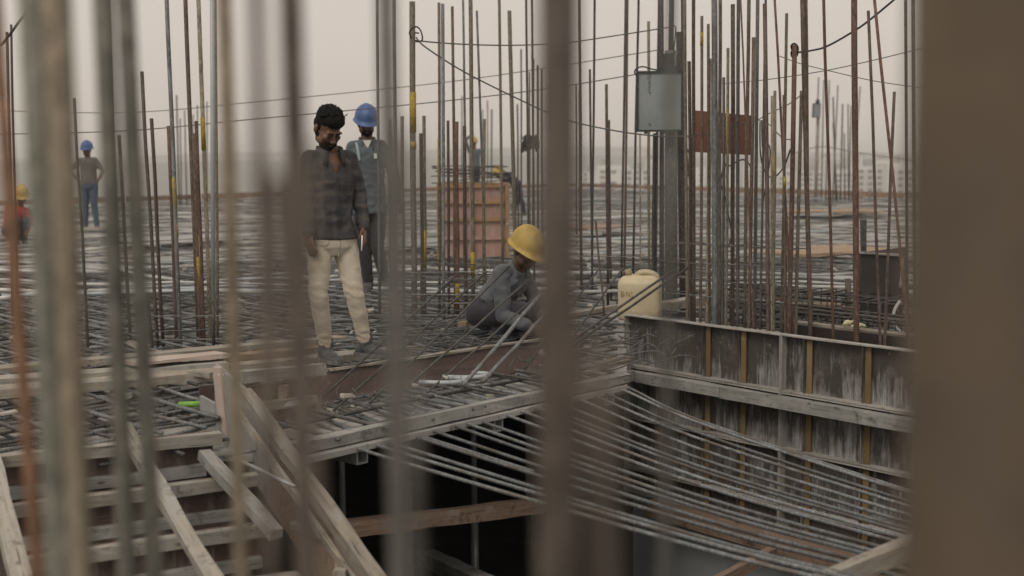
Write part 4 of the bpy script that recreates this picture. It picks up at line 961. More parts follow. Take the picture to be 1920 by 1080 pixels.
# dark box form, plank and odds at right
db = thing('box_form', 'dark plywood box form with pale rim beside the broad right post', 'formwork', G(1650, 600, -0.1))
BYd = 10.3
slab('panel', P(1613, 476, BYd), P(1690, 481, BYd - .25), P(1692, 606, BYd - .25), P(1614, 600, BYd), 0.02, M['ply_dark'], db)
slab('panel', P(1612, 474, BYd + .02), P(1700, 463, BYd + 0.7), P(1702, 560, BYd + .7), P(1613, 560, BYd + .02), 0.02, M['ply_brown'], db)
board('rim', P(1613, 473, BYd - .02), P(1682, 478, BYd - .24), 0.03, 0.012, M['wood_pale'], db)
bar('rim_corner', smooth_pts([P(1680, 478, BYd - .25), P(1690, 482, BYd - .27), P(1692, 500, BYd - .27), P(1688, 540, BYd - .27)], 4), 0.012, M['wood_pale'], db, 8)
tag(board('upright_plank', P(1619, 600, 10.6), P(1619, 412, 10.6), 0.05, 0.045, M['steel_dark'], up=(1, 0, 0)), 'dark stained upright plank behind the thick rust bar', 'timber')
tag(board('upright_plank', P(1590, 580, 10.5), P(1590, 522, 10.5), 0.055, 0.04, M['wood'], up=(1, 0, 0)), 'short pale upright block left of the dark box form', 'timber')
tag(board('low_block', P(1580, 585, 10.35), P(1612, 588, 10.3), 0.10, 0.09, M['ply_red']), 'red-brown plywood block at the foot of the short upright block', 'timber')
M['white_plastic'] = m_plain('white_plastic', (0.62, 0.63, 0.62), (0.50, 0.51, 0.50), 6, 0.4)
tag(bar('plastic_hoop', smooth_pts([P(1688, 564, 9.4), P(1678, 580, 9.4), P(1675, 598, 9.4), P(1680, 614, 9.4), P(1692, 624, 9.4)], 5), 0.012, M['white_plastic'], None, 10), 'white plastic hoop beside the broad right post', 'hoop')
M['paper'] = m_plain('pale_yellow_paper', (0.62, 0.60, 0.38), (0.52, 0.50, 0.32), 10, 0.9)
pc = WB + WD * s_at(1592, .3) + WN * .06; mb = MB(); rr = random.Random(5)
for k in range(9):
    mb.ell((rr.uniform(-.06, .06), rr.uniform(-.03, .03), rr.uniform(0, .03)), (rr.uniform(.012, .035), .015, rr.uniform(.004, .018)), Matrix.Rotation(rr.uniform(-.8, .8), 3, 'Y'), 6, 4)
tag(link('crumpled_paper', mb.mesh('crumpled_paper'), M['paper'], None, Matrix.Translation((pc.x, pc.y, TOPZ + 0.045))), 'crumpled pale yellow paper on the back edge of the wall formwork', 'paper')

# beam cage lying behind the wall formwork
bc = thing('beam_cage', 'dark beam reinforcement cage lying behind the wall formwork', 'rebar cage', WB + WN * .5 + WD * 1.3)
for q, (off, z) in enumerate(((.34, .02), (.34, .17), (.50, .02), (.50, .18), (.66, .02), (.66, .17), (.42, .19), (.58, .19))):
    a = WB + WN * off + WD * 0.35; b = WB + WN * off + WD * 3.2; a.z = b.z = z
    bar('bar', bent(a, b, 6, 0.012), 0.011, M['steel_dark'], bc, 8)
for k in range(26):
    o = WB + WD * (0.42 + 0.10 * k + rnd.uniform(-.02, .02)); pts = []
    for off, z in ((.32, .0), (.68, .0), (.68, .19), (.32, .19), (.32, .04)):
        p = o + WN * (off + rnd.uniform(-.01, .01)); p.z = z + rnd.uniform(-.01, .01); pts.append(p)
    bar('stirrup', pts, 0.006, M['steel_dark'], bc, 6)
bc2 = thing('beam_cage', 'second darker beam cage further back behind the wall formwork', 'rebar cage', WB + WN * 1.2 + WD * 1.3)
for q, (off, z) in enumerate(((.95, .02), (.95, .22), (1.15, .22), (1.35, .22), (1.35, .02))):
    a = WB + WN * off - WD * 0.2; b = WB + WN * off + WD * 3.0; a.z = b.z = z
    bar('bar', bent(a, b, 6, 0.015), 0.012, M['steel_dark'], bc2, 8)
for k in range(24):
    o = WB + WD * (-0.15 + 0.125 * k + rnd.uniform(-.02, .02)); pts = []
    for off, z in ((.93, .0), (1.37, .0), (1.37, .24), (.93, .24), (.93, .05)):
        p = o + WN * (off + rnd.uniform(-.01, .01)); p.z = z + rnd.uniform(-.01, .01); pts.append(p)
    bar('stirrup', pts, 0.007, M['steel_dark'], bc2, 6)

# ------------------------------------------------------------------ near bars, out of focus
gf = 'near rebars standing right before the camera'
FG = [(-10, 70, 1.6, .0085, 'orange', 'blurred orange-rust rebar at the extreme left, leaning right'),
      (58, 112, 1.5, .0150, 'dustgrey', 'broad blurred grey-green rebar second from the left'),
      (100, 152, 1.45, .0125, 'tan', 'blurred tan rebar touching the grey-green one at left'),
      (126, 168, 1.40, .0050, 'olive', 'thin blurred dark rebar on the right of the tan one'),
      (192, 240, 1.7, .0130, 'fgdark', 'blurred dark grey rebar, left one of the close dark pair'),
      (235, 290, 1.7, .0125, 'fgdark', 'blurred dark grey rebar, right one of the close dark pair'),
      (420, 452, 1.65, .0100, 'tan', 'blurred pale tan rebar left of the standing man'),
      (480, 506, 0.95, .0055, 'fgbrown', 'faint brown blurred rebar between the tan bar and the standing man'),
      (545, 574, 1.15, .0105, 'fgbrown', 'blurred brown rebar covering the standing man\'s right arm'),
      (724, 746, 1.15, .0082, 'fggrey', 'faint grey blurred rebar before the man in the blue helmet'),
      (1048, 1044, 0.95, .0160, 'fgbrown', 'broad dark brown blurred rebar in the middle of the view'),
      (1258, 1246, 1.15, .0048, 'fggrey', 'faint grey blurred rebar before the large floodlight')]
for xt, xb, Y, r_, mk_, lb in FG:
    a, b = P(xb, 1080, Y), P(xt, 0, Y); d = a - b
    bot = b + d * ((DZ - b.z) / d.z); top = b - d * 0.25
    tag(bar('near_bar', bent(bot, top, 5, 0.0005), r_, M[mk_], None, 16), lb, 'rebar', gf)
# leaning bar low in the middle, very near
a, b = P(1140, 1150, 0.55), P(1118, 640, 0.56); d = a - b
tag(bar('near_bar', [b + d * ((DZ - b.z) / d.z), a, b], 0.0062, M['fgbrown'], None, 16), 'very blurred rust bar leaning low beside the broad dark one', 'rebar', gf)
a, b = P(505, 1150, 0.75), P(520, 330, 0.78); d = a - b
tag(bar('near_bar', [b + d * ((DZ - b.z) / d.z), a, b], 0.0050, M['fgbrown'], None, 16), 'very blurred brown bar low beside the standing man', 'rebar', gf)
a, b = P(770, 1150, 0.62), P(757, 240, 0.62); d = a - b
tag(bar('near_bar', [b + d * ((DZ - b.z) / d.z), a, b], 0.0038, M['fggrey'], None, 16), 'very blurred grey bar low beside the faint grey one', 'rebar', gf)
a, b = P(592, 1150, 0.72), P(574, 275, 0.74); d = a - b
tag(bar('near_bar', [b + d * ((DZ - b.z) / d.z), a, b], 0.0046, M['fgbrown'], None, 16), 'very blurred brown bar over the standing man\'s hanging right arm', 'rebar', gf)
# broad post at the right edge
m, t, bs = newmat('blotched_post'); n = N(t)
c = n.ramp(n.noise(n.coord('Object', (1, 1, 1), rand=False), 7, 3, 0.5), [(0.36, (0.058, 0.041, 0.030)), (0.5, (0.078, 0.057, 0.036)), (0.64, (0.100, 0.077, 0.040))])
n.L(c, bs.inputs['Base Color']); bs.inputs['Roughness'].default_value = 0.8; M['post'] = m
a, b = P(1846, 1080, 0.75), P(1874, 0, 0.75); d = a - b; bot = b + d * ((DZ - b.z) / d.z); top = b - d * 0.3
ps = thing('near_post', 'broad olive-brown blurred post filling the right edge', 'post', bot, gf)
bar('tube', [bot, top], 0.050, M['post'], ps, 32)
link('foot_plate', MB().box(0.2, 0.2, 0.012, M=Matrix.Translation((bot.x, bot.y, DZ + 0.008))).mesh('foot_plate'), M['post'], ps)
bar('tied_bar', [bot + Vector((0.075, 0.02, 0)), top + Vector((0.075, 0.02, 0))], 0.016, M['brown'], ps, 16)

# ------------------------------------------------------------------ people
def vox(mb, size, it=4, wr=None):
    me = mb.mesh('tmp'); o = bpy.data.objects.new('tmp', me); COL.objects.link(o)
    r_ = o.modifiers.new('r', 'REMESH'); r_.mode = 'VOXEL'; r_.voxel_size = size; r_.use_smooth_shade = True
    if it:
        s_ = o.modifiers.new('s', 'SMOOTH'); s_.iterations = it; s_.factor = 0.5
    dg = bpy.context.evaluated_depsgraph_get()
    out = bpy.data.meshes.new_from_object(o.evaluated_get(dg), depsgraph=dg)
    bpy.data.objects.remove(o); bpy.data.meshes.remove(me)
    if wr:
        n_ = len(out.vertices); co = np.empty(n_ * 3); out.vertices.foreach_get('co', co); co = co.reshape(-1, 3)
        no = np.empty(n_ * 3); out.vertices.foreach_get('normal', no); no = no.reshape(-1, 3)
        d = np.array([wr(Vector(c)) for c in co]); co += no * d[:, None]
        out.vertices.foreach_set('co', co.ravel()); out.update()
    out.polygons.foreach_set('use_smooth', [True] * len(out.polygons))
    return out
def folds(amp, f=(9, 9, 16), seed=0.0, amp2=0.0):
    s_ = Vector((seed, seed * 1.7, seed * 0.3))
    def g(c):
        a = mnoise.noise(Vector((c.x * f[0], c.y * f[1], c.z * f[2])) + s_)
        b = mnoise.noise(Vector((c.x * f[0] * 2.2 + c.z * 7, c.y * f[1] * 2, c.z * f[2] * 1.9)) + s_ * 2)
        return amp * (1 - 2 * abs(a)) + (amp2 or amp * 0.5) * b
    return g
def limb(mb, pts, rs, n=14):
    pts = [Vector(p) for p in pts]
    for i in range(len(pts) - 1):
        mb.tube([pts[i], pts[i].lerp(pts[i + 1], .5), pts[i + 1]], [rs[i], (rs[i] + rs[i + 1]) / 2 * 1.0, rs[i + 1]], n)
    for p, r_ in zip(pts, rs): mb.ell(p, (r_, r_, r_), None, 12, 8)
def oval(c, rx, f, a, b, n=22):
    c = Vector(c)
    return [c + rx * (a * math.cos(2 * math.pi * i / n)) + f * (b * math.sin(2 * math.pi * i / n)) for i in range(n)]
def hand(mb, wrist, d, back, side, s=1.0, curl=0.5, fan=0.05):
    """wrist point, pointing direction d, back-of-hand normal, thumb side direction"""
    d = Vector(d).normalized(); back = Vector(back); back = (back - d * back.dot(d)).normalized(); side = d.cross(back)
    side = side if side.dot(Vector(side)) > 0 else -side
    w_ = Vector(wrist); k = w_ + d * 0.088 * s
    Mx = Matrix((side, back, d)).transposed()
    mb.ell(w_ + d * 0.045 * s, (0.040 * s, 0.017 * s, 0.055 * s), Mx, 12, 8)
    for i, (off, ln) in enumerate(((0.030, .070), (0.010, .080), (-0.010, .074), (-0.029, .058))):
        p0 = k + side * off * s; dd = (d + side * off * fan * 40).normalized()
        p1 = p0 + (dd - back * curl * 0.35).normalized() * ln * .45 * s
        p2 = p1 + (dd - back * curl * 1.1).normalized() * ln * .33 * s
        p3 = p2 + (dd - back * curl * 2.2).normalized() * ln * .28 * s
        limb(mb, [p0 - d * .02 * s, p0, p1, p2, p3], [.0105 * s, .0098 * s, .0090 * s, .0082 * s, .0070 * s], 8)
    t0 = w_ + d * 0.02 * s + side * 0.026 * s; t1 = t0 + (d * .7 + side * .55 - back * .3).normalized() * .042 * s
    t2 = t1 + (d * .9 + side * .1 - back * .4).normalized() * .032 * s; t3 = t2 + (d - back * .6).normalized() * .024 * s
    limb(mb, [t0, t1, t2, t3], [.014 * s, .0115 * s, .010 * s, .0085 * s], 8)
def head_prims(mb, H):
    def e(c, r, rot=None): mb.ell(H @ Vector(c), r, (H.to_3x3() @ rot) if rot else H.to_3x3(), 16, 12)
    e((0, .012, .035), (.074, .094, .092)); e((0, -.030, -.02), (.062, .062, .080)); e((0, -.045, -.075), (.043, .043, .036)); e((0, -.070, -.092), (.022, .020, .018))
    for s in (-1, 1):
        e((s * .028, -.082, .026), (.030, .015, .010)); e((s * .038, -.070, -.018), (.024, .022, .022)); e((s * .079, .010, -.008), (.009, .020, .032))
        e((s * .030, -.078, .004), (.015, .014, .012)); e((s * .012, -.102, -.030), (.009, .011, .008)); e((s * .05, -.03, -.06), (.022, .04, .03))
    mb.tube([H @ Vector((0, -.090, .018)), H @ Vector((0, -.103, -.008)), H @ Vector((0, -.116, -.030))], [.008, .010, .013], 10)
    e((0, -.108, -.032), (.012, .014, .011)); e((0, -.088, -.056), (.024, .014, .007)); e((0, -.086, -.068), (.020, .013, .008))
def helmet(root, H, m, m2):
    mb = MB(); nu, nv = 40, 14; rows = []
    for i in range(nv + 1):
        ph = (math.pi / 2) * i / nv; row = []
        for j in range(nu):
            th = 2 * math.pi * j / nu; a = math.sin(ph); z = math.cos(ph)
            x, y = .112 * a * math.cos(th), .135 * a * math.sin(th)
            rd = 1.0 + (0.035 if abs(x) < .020 and i < nv - 2 else 0.0) + (0.012 if .040 < abs(x) < .055 and i < nv - 3 else 0)
            row.append((x * rd, y * rd, .128 * z * rd))
        rows.append(row)
    def rim(ext, dz, peak):
        out = []
        for j in range(nu):
            th = 2 * math.pi * j / nu; f = max(0, -math.sin(th)) ** 2.5
            k = ext + peak * f
            out.append(((.112 + k) * math.cos(th), (.135 + k) * math.sin(th), dz - .012 * f))
        return out
    rows += [rim(.004, -.018, .0), rim(.014, -.024, .040), rim(.015, -.030, .042), rim(.002, -.024, .01), rim(-.004, -.010, 0)]
    mb.loft([[H @ Vector(p) for p in r_] for r_ in rows[1:]])
    link('helmet', mb.mesh('helmet', True), m, root)
    if m2:
        b_ = MB(); b_.tube([H @ Vector(p) for p in [(.104 * math.cos(q * .3), .122 * math.sin(q * .3), -.03) for q in range(22)]], .006, 6)
        link('headband', b_.mesh('headband', True), m2, root)

def cloth(name, c1, c2, rough=0.9, scale=6, stretch=(1, 1, 1), stain=None):
    m, t, bs = newmat(name); n = N(t)
    v = n.coord('Object', stretch, rand=False)
    c = n.ramp(n.noise(v, scale, 6, 0.65), [(0.33, c2), (0.66, c1)])
    if stain: c = n.mix(n.step(n.noise(v, 3.2, 5, 0.6), 0.52, 0.70), c, stain)
    n.L(c, bs.inputs['Base Color']); bs.inputs['Roughness'].default_value = rough
    bs.inputs['Sheen Weight'].default_value = 0.15
    b1 = n.bump(n.noise(v, 22, 5), 0.35, 0.012, bs); n.bump(n.noise(v, 320, 2), 0.2, 0.001, bs, b1)
    return m
def skin(name, c):
    m, t, bs = newmat(name); n = N(t)
    v = n.coord('Object', (1, 1, 1), rand=False)
    n.L(n.ramp(n.noise(v, 12, 5), [(0.35, tuple(x * .75 for x in c)), (0.65, c)]), bs.inputs['Base Color'])
    bs.inputs['Roughness'].default_value = 0.48; bs.inputs['Subsurface Weight'].default_value = 0.06; bs.inputs['Subsurface Radius'].default_value = (.01, .004, .002)
    n.bump(n.noise(v, 150, 3), 0.15, 0.001, bs); return m
SK = skin('brown_skin', (0.165, 0.086, 0.052)); SK2 = skin('dark_skin', (0.12, 0.066, 0.042))
HAIR = m_plain('black_hair', (0.010, 0.009, 0.008), (0.005, 0.0045, 0.004), 60, 0.75, bump=0.8, bscale=120, bd=0.004)
HAIR.node_tree.nodes['Principled BSDF'].inputs['Specular IOR Level'].default_value = 0.15
EYEW = m_plain('eye', (0.025, 0.018, 0.015), (0.015, 0.01, 0.01), 60, 0.7, bump=0)

def figure(name, label, Y, J, yaw, hd, mats, vx=0.006, bare=False, dims=1.0, hem=0.0, hands=True, helm=None, detail=True, seed=1.0, sleeves=1.0, hemw=1.0, hs_=1.06):
    """J: picture points (x, y, dy) of the joints; everything is placed at distance Y + dy"""
    Q = {k: P(p[0], p[1], Y + (p[2] if len(p) > 2 else 0)) for k, p in J.items()}
    feet = (Q['ankL'] + Q['ankR']) / 2; root = thing(name, label, 'person', (feet.x, feet.y, min(Q['ankL'].z, Q['ankR'].z) - 0.08))
    rx = Vector((math.cos(yaw), math.sin(yaw), 0)); f = Vector((math.sin(yaw), -math.cos(yaw), 0))
    sk = mats['skin']; s = dims
    up = (Q['neck'] - Q['hip']).normalized()
    fz = (f - up * f.dot(up)).normalized(); rz = (rx - up * rx.dot(up)).normalized()
    shL = Q['neck'] - up * .068 * s - rz * .145 * s; shR = Q['neck'] - up * .068 * s + rz * .145 * s
    def torso(mb, g, hemc=None):
        C = [Q['hip'], Q['hip'].lerp(Q['waist'], .5), Q['waist'], Q['waist'].lerp(Q['chest'], .5), Q['chest'], Q['chest'].lerp(Q['neck'], .55), Q['neck'] - up * .03 * s, Q['neck']]
        A = [.158, .150, .142, .148, .160, .158, .10, .060]; B = [.115, .112, .105, .106, .112, .102, .076, .058]
        mb.loft([oval(c, rz, fz, a * s + g, b * s + g) for c, a, b in zip(C, A, B)])
    H = Matrix.Translation(Q['head']) @ Matrix.Rotation(hd[0], 4, 'Z') @ Matrix.Rotation(hd[1], 4, 'X') @ Matrix.Rotation(hd[2] if len(hd) > 2 else 0, 4, 'Y') @ Matrix.Scale(hs_ * s, 4)
    # body: one continuous surface
    mb = MB(); torso(mb, -.004); head_prims(mb, H)
    limb(mb, [Q['neck'] - up * .03, Q['neck'].lerp(Q['head'], .5), H @ Vector((0, .02, -.03))], [.064 * s, .056 * s, .055 * s])
    for sd, sh in (('L', shL), ('R', shR)):
        el, wr = Q['el' + sd], Q['wr' + sd]
        limb(mb, [sh, sh.lerp(el, .5), el, el.lerp(wr, .35), wr], [.052 * s, .044 * s, .037 * s, .038 * s, .026 * s])
        hp = Q['hip'] + rz * (-.085 if sd == 'L' else .085) * s
        limb(mb, [hp, hp.lerp(Q['kn' + sd], .5), Q['kn' + sd], Q['kn' + sd].lerp(Q['ank' + sd], .35), Q['ank' + sd]], [.082 * s, .070 * s, .052 * s, .050 * s, .036 * s])
        if hands:
            hdv = J.get('hd' + sd); dv = (P(hdv[0], hdv[1], Y + (hdv[2] if len(hdv) > 2 else 0)) - wr) if hdv else (wr - el)
            bk = (rz * (-1 if sd == 'L' else 1) * .8 + fz * .45) if not hdv or len(hdv) < 6 else Vector(hdv[3:6])
            hand(mb, wr, dv, bk, 1, s * 0.98, 0.55)
        else: mb.ell(wr + (wr - el).normalized() * .05, (.035, .03, .06))
    link('body', vox(mb, vx, 3), sk, root)
    # shirt
    hemp = Q['hip'] + up * hem
    mb = MB()
    C = [hemp, Q['hip'].lerp(Q['waist'], .8) if hem < .05 else hemp.lerp(Q['waist'], .6), Q['waist'].lerp(Q['chest'], .35), Q['waist'].lerp(Q['chest'], .7), Q['chest'], Q['chest'].lerp(Q['neck'], .55), Q['neck'] - up * .035 * s, Q['neck'] - up * .002]
    A = [.168 * hemw, .160, .155, .160, .170, .165, .108, .066]; B = [.130 * hemw, .125, .115, .116, .122, .110, .082, .064]
    mb.loft([oval(c, rz, fz, a * s + .006, b * s + .006) for c, a, b in zip(C, A, B)])
    for sd, sh in (('L', shL), ('R', shR)):
        el, wr = Q['el' + sd], Q['wr' + sd]; cuff = sh.lerp(el, .6) if sleeves < .6 else el.lerp(wr, min(.97, sleeves))
        limb(mb, [Q['neck'] - up * .045 * s + (sh - Q['neck']) * .25, sh + up * .012], [.060 * s, .056 * s])
        if sleeves < .6: limb(mb, [sh, cuff], [.066 * s, .058 * s])
        else: limb(mb, [sh, sh.lerp(el, .5), el, el.lerp(cuff, .5), cuff], [.060 * s, .056 * s, .050 * s, .047 * s, .040 * s])
    shirt = vox(mb, vx, 3, folds(.0095 * s, (8, 8, 12), seed) if detail else folds(.004, (6, 6, 9), seed))
    so = link('shirt', shirt, mats['shirt'], root)
    # trousers
    mb = MB(); wp = Q['hip'] + up * .10 * s
    mb.loft([oval(c, rz, fz, a * s, b * s) for c, a, b in ((wp, .160, .118), (Q['hip'] + up * .05, .168, .125), (Q['hip'], .176, .132), (Q['hip'] - up * .06, .165, .128), (Q['hip'] - up * .11, .10, .09))])
    for sd in 'LR':
        hp = Q['hip'] + rz * (-.088 if sd == 'L' else .088) * s - up * .02
        k, a = Q['kn' + sd], Q['ank' + sd]
        limb(mb, [hp, hp.lerp(k, .45), k, k.lerp(a, .4), k.lerp(a, .97)], [v * s for v in mats.get('leg', (.094, .083, .066, .062, .053))], 18)
    def knee(c, g=folds(.0075 * s, (6, 6, 9), seed + 5)):
        e = 0.0
        for sd in 'LR':
            q = (c - Q['kn' + sd]); d2 = (q.x ** 2 + q.y ** 2 + (q.z * 1.0) ** 2)
            w_ = math.exp(-d2 / .012); e += w_ * .009 * mnoise.noise(Vector((q.x * 24 + q.z * 14, q.y * 14, q.z * 26)))
            q = (c - Q['ank' + sd] - Vector((0, 0, .05))); w_ = math.exp(-(q.length_squared) / .008); e += w_ * .007 * mnoise.noise(Vector((q.x * 26 + q.z * 18, q.y * 14, q.z * 38)))
        return g(c) * .7 + e
    tr = link('trousers', vox(mb, vx, 3, knee), mats['trousers'], root)
    # boots
    for sd in 'LR':
        a = Q['ank' + sd]; toe = Q['toe' + sd]; dv = Vector((toe.x - a.x, toe.y - a.y, 0))
        ln = max(.12, min(.19, dv.length)); dv = dv.normalized(); sdv = Vector((-dv.y, dv.x, 0)); zz = a.z - .095 * s
        mb = MB()
        limb(mb, [a + Vector((0, 0, .04)), a - Vector((0, 0, .03))], [.052 * s, .054 * s])
        rg = []
        for k_, wd, ht in ((-.075, .030, .055), (-.05, .040, .085), (0, .043, .095), (.06, .045, .078), (.12, .050, .058), (.165, .042, .044), (.19, .02, .03)):
            c = Vector((a.x, a.y, zz + ht / 2)) + dv * k_ * s; rg.append([c + sdv * wd * s * math.cos(q) + Vector((0, 0, ht / 2 * s * math.sin(q))) for q in [2 * math.pi * i / 14 for i in range(14)]])
        mb.loft(rg)
        bo = link('boot', vox(mb, max(vx, .006), 2, folds(.003, (20, 20, 30), seed + 9)), mats['boot'], root)
        mb = MB(); outl = [(-.085, .026), (-.06, .040), (0, .043), (.07, .047), (.13, .051), (.175, .042), (.198, .018)]
        ring_ = [Vector((a.x, a.y, 0)) + dv * x * s + sdv * y * s for x, y in outl] + [Vector((a.x, a.y, 0)) + dv * x * s - sdv * y * s for x, y in outl[::-1]]
        mb.loft([[Vector((p.x, p.y, zz - .004)) for p in ring_], [Vector((p.x, p.y, zz + .022)) for p in ring_]])
        link('sole', mb.mesh('sole'), mats.get('sole', mats['boot']), bo)
    if detail:
        for s_ in (-1, 1):
            link('eye', MB().ell(H @ Vector((s_ * .030, -.0885, .000)), (.013, .006, .005), H.to_3x3(), 10, 6).mesh('eye', True), EYEW, root)
            e = MB(); e.tube([H @ Vector((s_ * .010, -.098, .026)), H @ Vector((s_ * .030, -.099, .031)), H @ Vector((s_ * .045, -.084, .026))], [.004, .0050, .003], 6)
            link('eyebrow', e.mesh('eyebrow', True), HAIR, root)
    if helm: helmet(root, H @ Matrix.Translation((0, .006, .052)) @ Matrix.Rotation(R(-4), 4, 'X'), helm[0], helm[1])
    return root, Q, H, dict(rz=rz, fz=fz, up=up, shirt=so, trousers=tr, shL=shL, shR=shR)

# --- plaid shirt cloth
m, t, bs = newmat('dark_plaid_cloth'); n = N(t)
v = n.coord('Object', (1, 1, 1), rand=False)
wv = n.noise(v, 7, 3)
def band(axis, freq, lo, hi):
    sp = n.new('ShaderNodeSeparateXYZ'); n.L(v, sp.inputs[0])
    mu = n.new('ShaderNodeMath', operation='MULTIPLY_ADD'); mu.inputs[1].default_value = freq; n.L(sp.outputs[axis], mu.inputs[0])
    w2 = n.new('ShaderNodeMath', operation='MULTIPLY'); w2.inputs[1].default_value = 7.0; n.L(wv, w2.inputs[0]); n.L(w2.outputs[0], mu.inputs[2])
    si = n.new('ShaderNodeMath', operation='SINE'); n.L(mu.outputs[0], si.inputs[0]); return n.step(si.outputs[0], lo, hi)
c = n.ramp(n.noise(v, 5, 4), [(0.35, (0.030, 0.031, 0.034)), (0.65, (0.050, 0.050, 0.054))])
c = n.mix(band(0, 75, 0.1, 0.95), c, (0.060, 0.057, 0.058)); c2_ = n.mix(band(2, 88, -0.3, 1.0), c, (0.090, 0.077, 0.070))
c = n.mix(n.step(n.noise(v, 6, 3), 0.35, 0.6), c, c2_)
n.L(c, bs.inputs['Base Color']); bs.inputs['Roughness'].default_value = 0.9
b1 = n.bump(n.noise(v, 18, 5), 0.4, 0.014, bs); M['plaid'] = m
M['cream'] = cloth('cream_denim', (0.56, 0.51, 0.42), (0.47, 0.42, 0.33), stain=(0.40, 0.31, 0.19))
M['boot'] = cloth('dusty_black_boot', (0.085, 0.088, 0.092), (0.028, 0.029, 0.031), 0.8, 9)
M['sole'] = m_plain('dusty_sole', (0.16, 0.155, 0.145), (0.08, 0.08, 0.08), 20, 0.9)

J1 = dict(head=(615, 240, -.05), neck=(617, 283, .02), chest=(618, 335, .02), waist=(617, 410, 0), hip=(622, 446, 0),
          elL=(576, 384, -.10), wrL=(578, 440, -.16), hdL=(586, 482, -.20), elR=(672, 362, .10), wrR=(681, 424, .06), hdR=(688, 466, .02),
          knL=(597, 550, -.12), ankL=(611, 652, -.02), toeL=(632, 690, -.14), knR=(664, 548, 0), ankR=(685, 642, .10), toeR=(722, 668, .02))
r1, Q1, H1, X1 = figure('person', 'bareheaded bearded man in dark plaid shirt and cream trousers looking down', 8.2, J1, R(28), (R(36), R(40)),
                        dict(skin=SK, shirt=M['plaid'], trousers=M['cream'], boot=M['boot'], sole=M['sole'], leg=(.094, .079, .065, .060, .045)), 0.0048, hem=-.005, seed=2.0, sleeves=.98, dims=.91, hs_=1.12, hemw=1.02)
# open neck: take the shirt away in a V
sm = X1['shirt'].data; import bmesh
bm = bmesh.new(); bm.from_mesh(sm); kill = []
for f_ in bm.faces:
    q = f_.calc_center_median() - Q1['neck']; a = q.dot(X1['rz']); b = q.dot(X1['fz']); h = q.dot(X1['up'])
    if b > 0 and -.16 < h < .05 and abs(a - .008) < .080 * max(0, (h + .16) / .16) ** 1.1: kill.append(f_)
bmesh.ops.delete(bm, geom=kill, context='FACES'); bm.to_mesh(sm); bm.free()
def strip(name, pts, r_, mat_, root, ex=0.4, n=8): return link(name, MB().tube(smooth_pts(pts, 5), r_, n, ex=ex).mesh(name, True), mat_, root)
nk = Q1['neck']; rz, fz, up = X1['rz'], X1['fz'], X1['up']
# collar: two leaves standing around the neck and folding onto the chest
def collar(root, nk, rz, fz, up, mat_, s=1.0):
    for sg in (-1, 1):
        rg = []
        for i in range(9):
            th = R(100 - 160 * i / 8) if sg > 0 else R(80 + 160 * i / 8)
            base = nk + rz * (.074 * s * math.cos(th)) - fz * (-.012) - fz * (.074 * s * math.sin(th)) - up * (.012 + .030 * max(0, (i - 4) / 4))
            out = rz * math.cos(th) - fz * math.sin(th)
            hgt = .032 + .020 * (i / 8)
            top = base + up * (.058 - .012 * (i / 8)) * s + out * .004
            fall = base + out * (.020 + .012 * (i / 8)) - up * (hgt * .4 + .035 * (i / 8) ** 2) + (fz * .015 * (i / 8) ** 2)
            rg.append([base, top, top + out * .006, fall + out * .004, fall])
        mb = MB(); mb.loft(rg); link('collar', mb.mesh('collar', True), mat_, root)
collar(r1, nk - up * .006, rz, fz, up, M['plaid'])
# front placket, pocket, waist seam and trouser details
def on_torso(a, h, off=.0):           # a point on the front of the shirt: a across, h below the neck
    o = nk + rz * a - up * h + fz * .5; d = -fz
    ok, loc, no, ix = X1['shirt'].ray_cast(o - Vector((0, 0, 0)), d)
    return (loc + fz * (.002 + off)) if ok else (nk + rz * a - up * h + fz * .14)
bpy.context.view_layer.update()
strip('placket', [on_torso(.012, h) for h in (.17, .24, .31, .38, .45, .50)], .017, M['plaid'], r1, 0.25)
strip('pocket', [on_torso(a, h) for a, h in ((.060, .20), (.120, .20), (.120, .27), (.090, .285), (.060, .27), (.060, .20))], .0035, M['plaid'], r1, 1.0, 6)
M['seam'] = cloth('seam_thread', (0.36, 0.32, 0.25), (0.28, 0.25, 0.19))
def on_leg(a, h, off=0.0):
    hp = Q1['hip']; o = hp + rz * a - up * h + fz * .5
    ok, loc, no, ix = X1['trousers'].ray_cast(o, -fz)
    return (loc + fz * (.0015 + off)) if ok else (hp + rz * a - up * h + fz * .13)
strip('pocket_seam', [on_leg(a, h) for a, h in ((-.145, -.02), (-.135, .03), (-.10, .045), (-.065, .035), (-.055, -.02))], .0028, M['seam'], r1, 1.0, 6)
strip('fly_seam', [on_leg(a, h) for a, h in ((.012, -.03), (.012, .04), (.006, .09), (-.004, .12))], .0030, M['seam'], r1, 1.0, 6)
for sd, wr, el in (('L', Q1['wrL'], Q1['elL']), ('R', Q1['wrR'], Q1['elR'])):
    d_ = (wr - el).normalized(); link('cuff', MB().tube([el.lerp(wr, .80), el.lerp(wr, .99)], [.046, .043], 14).mesh('cuff', True), M['plaid'], r1)
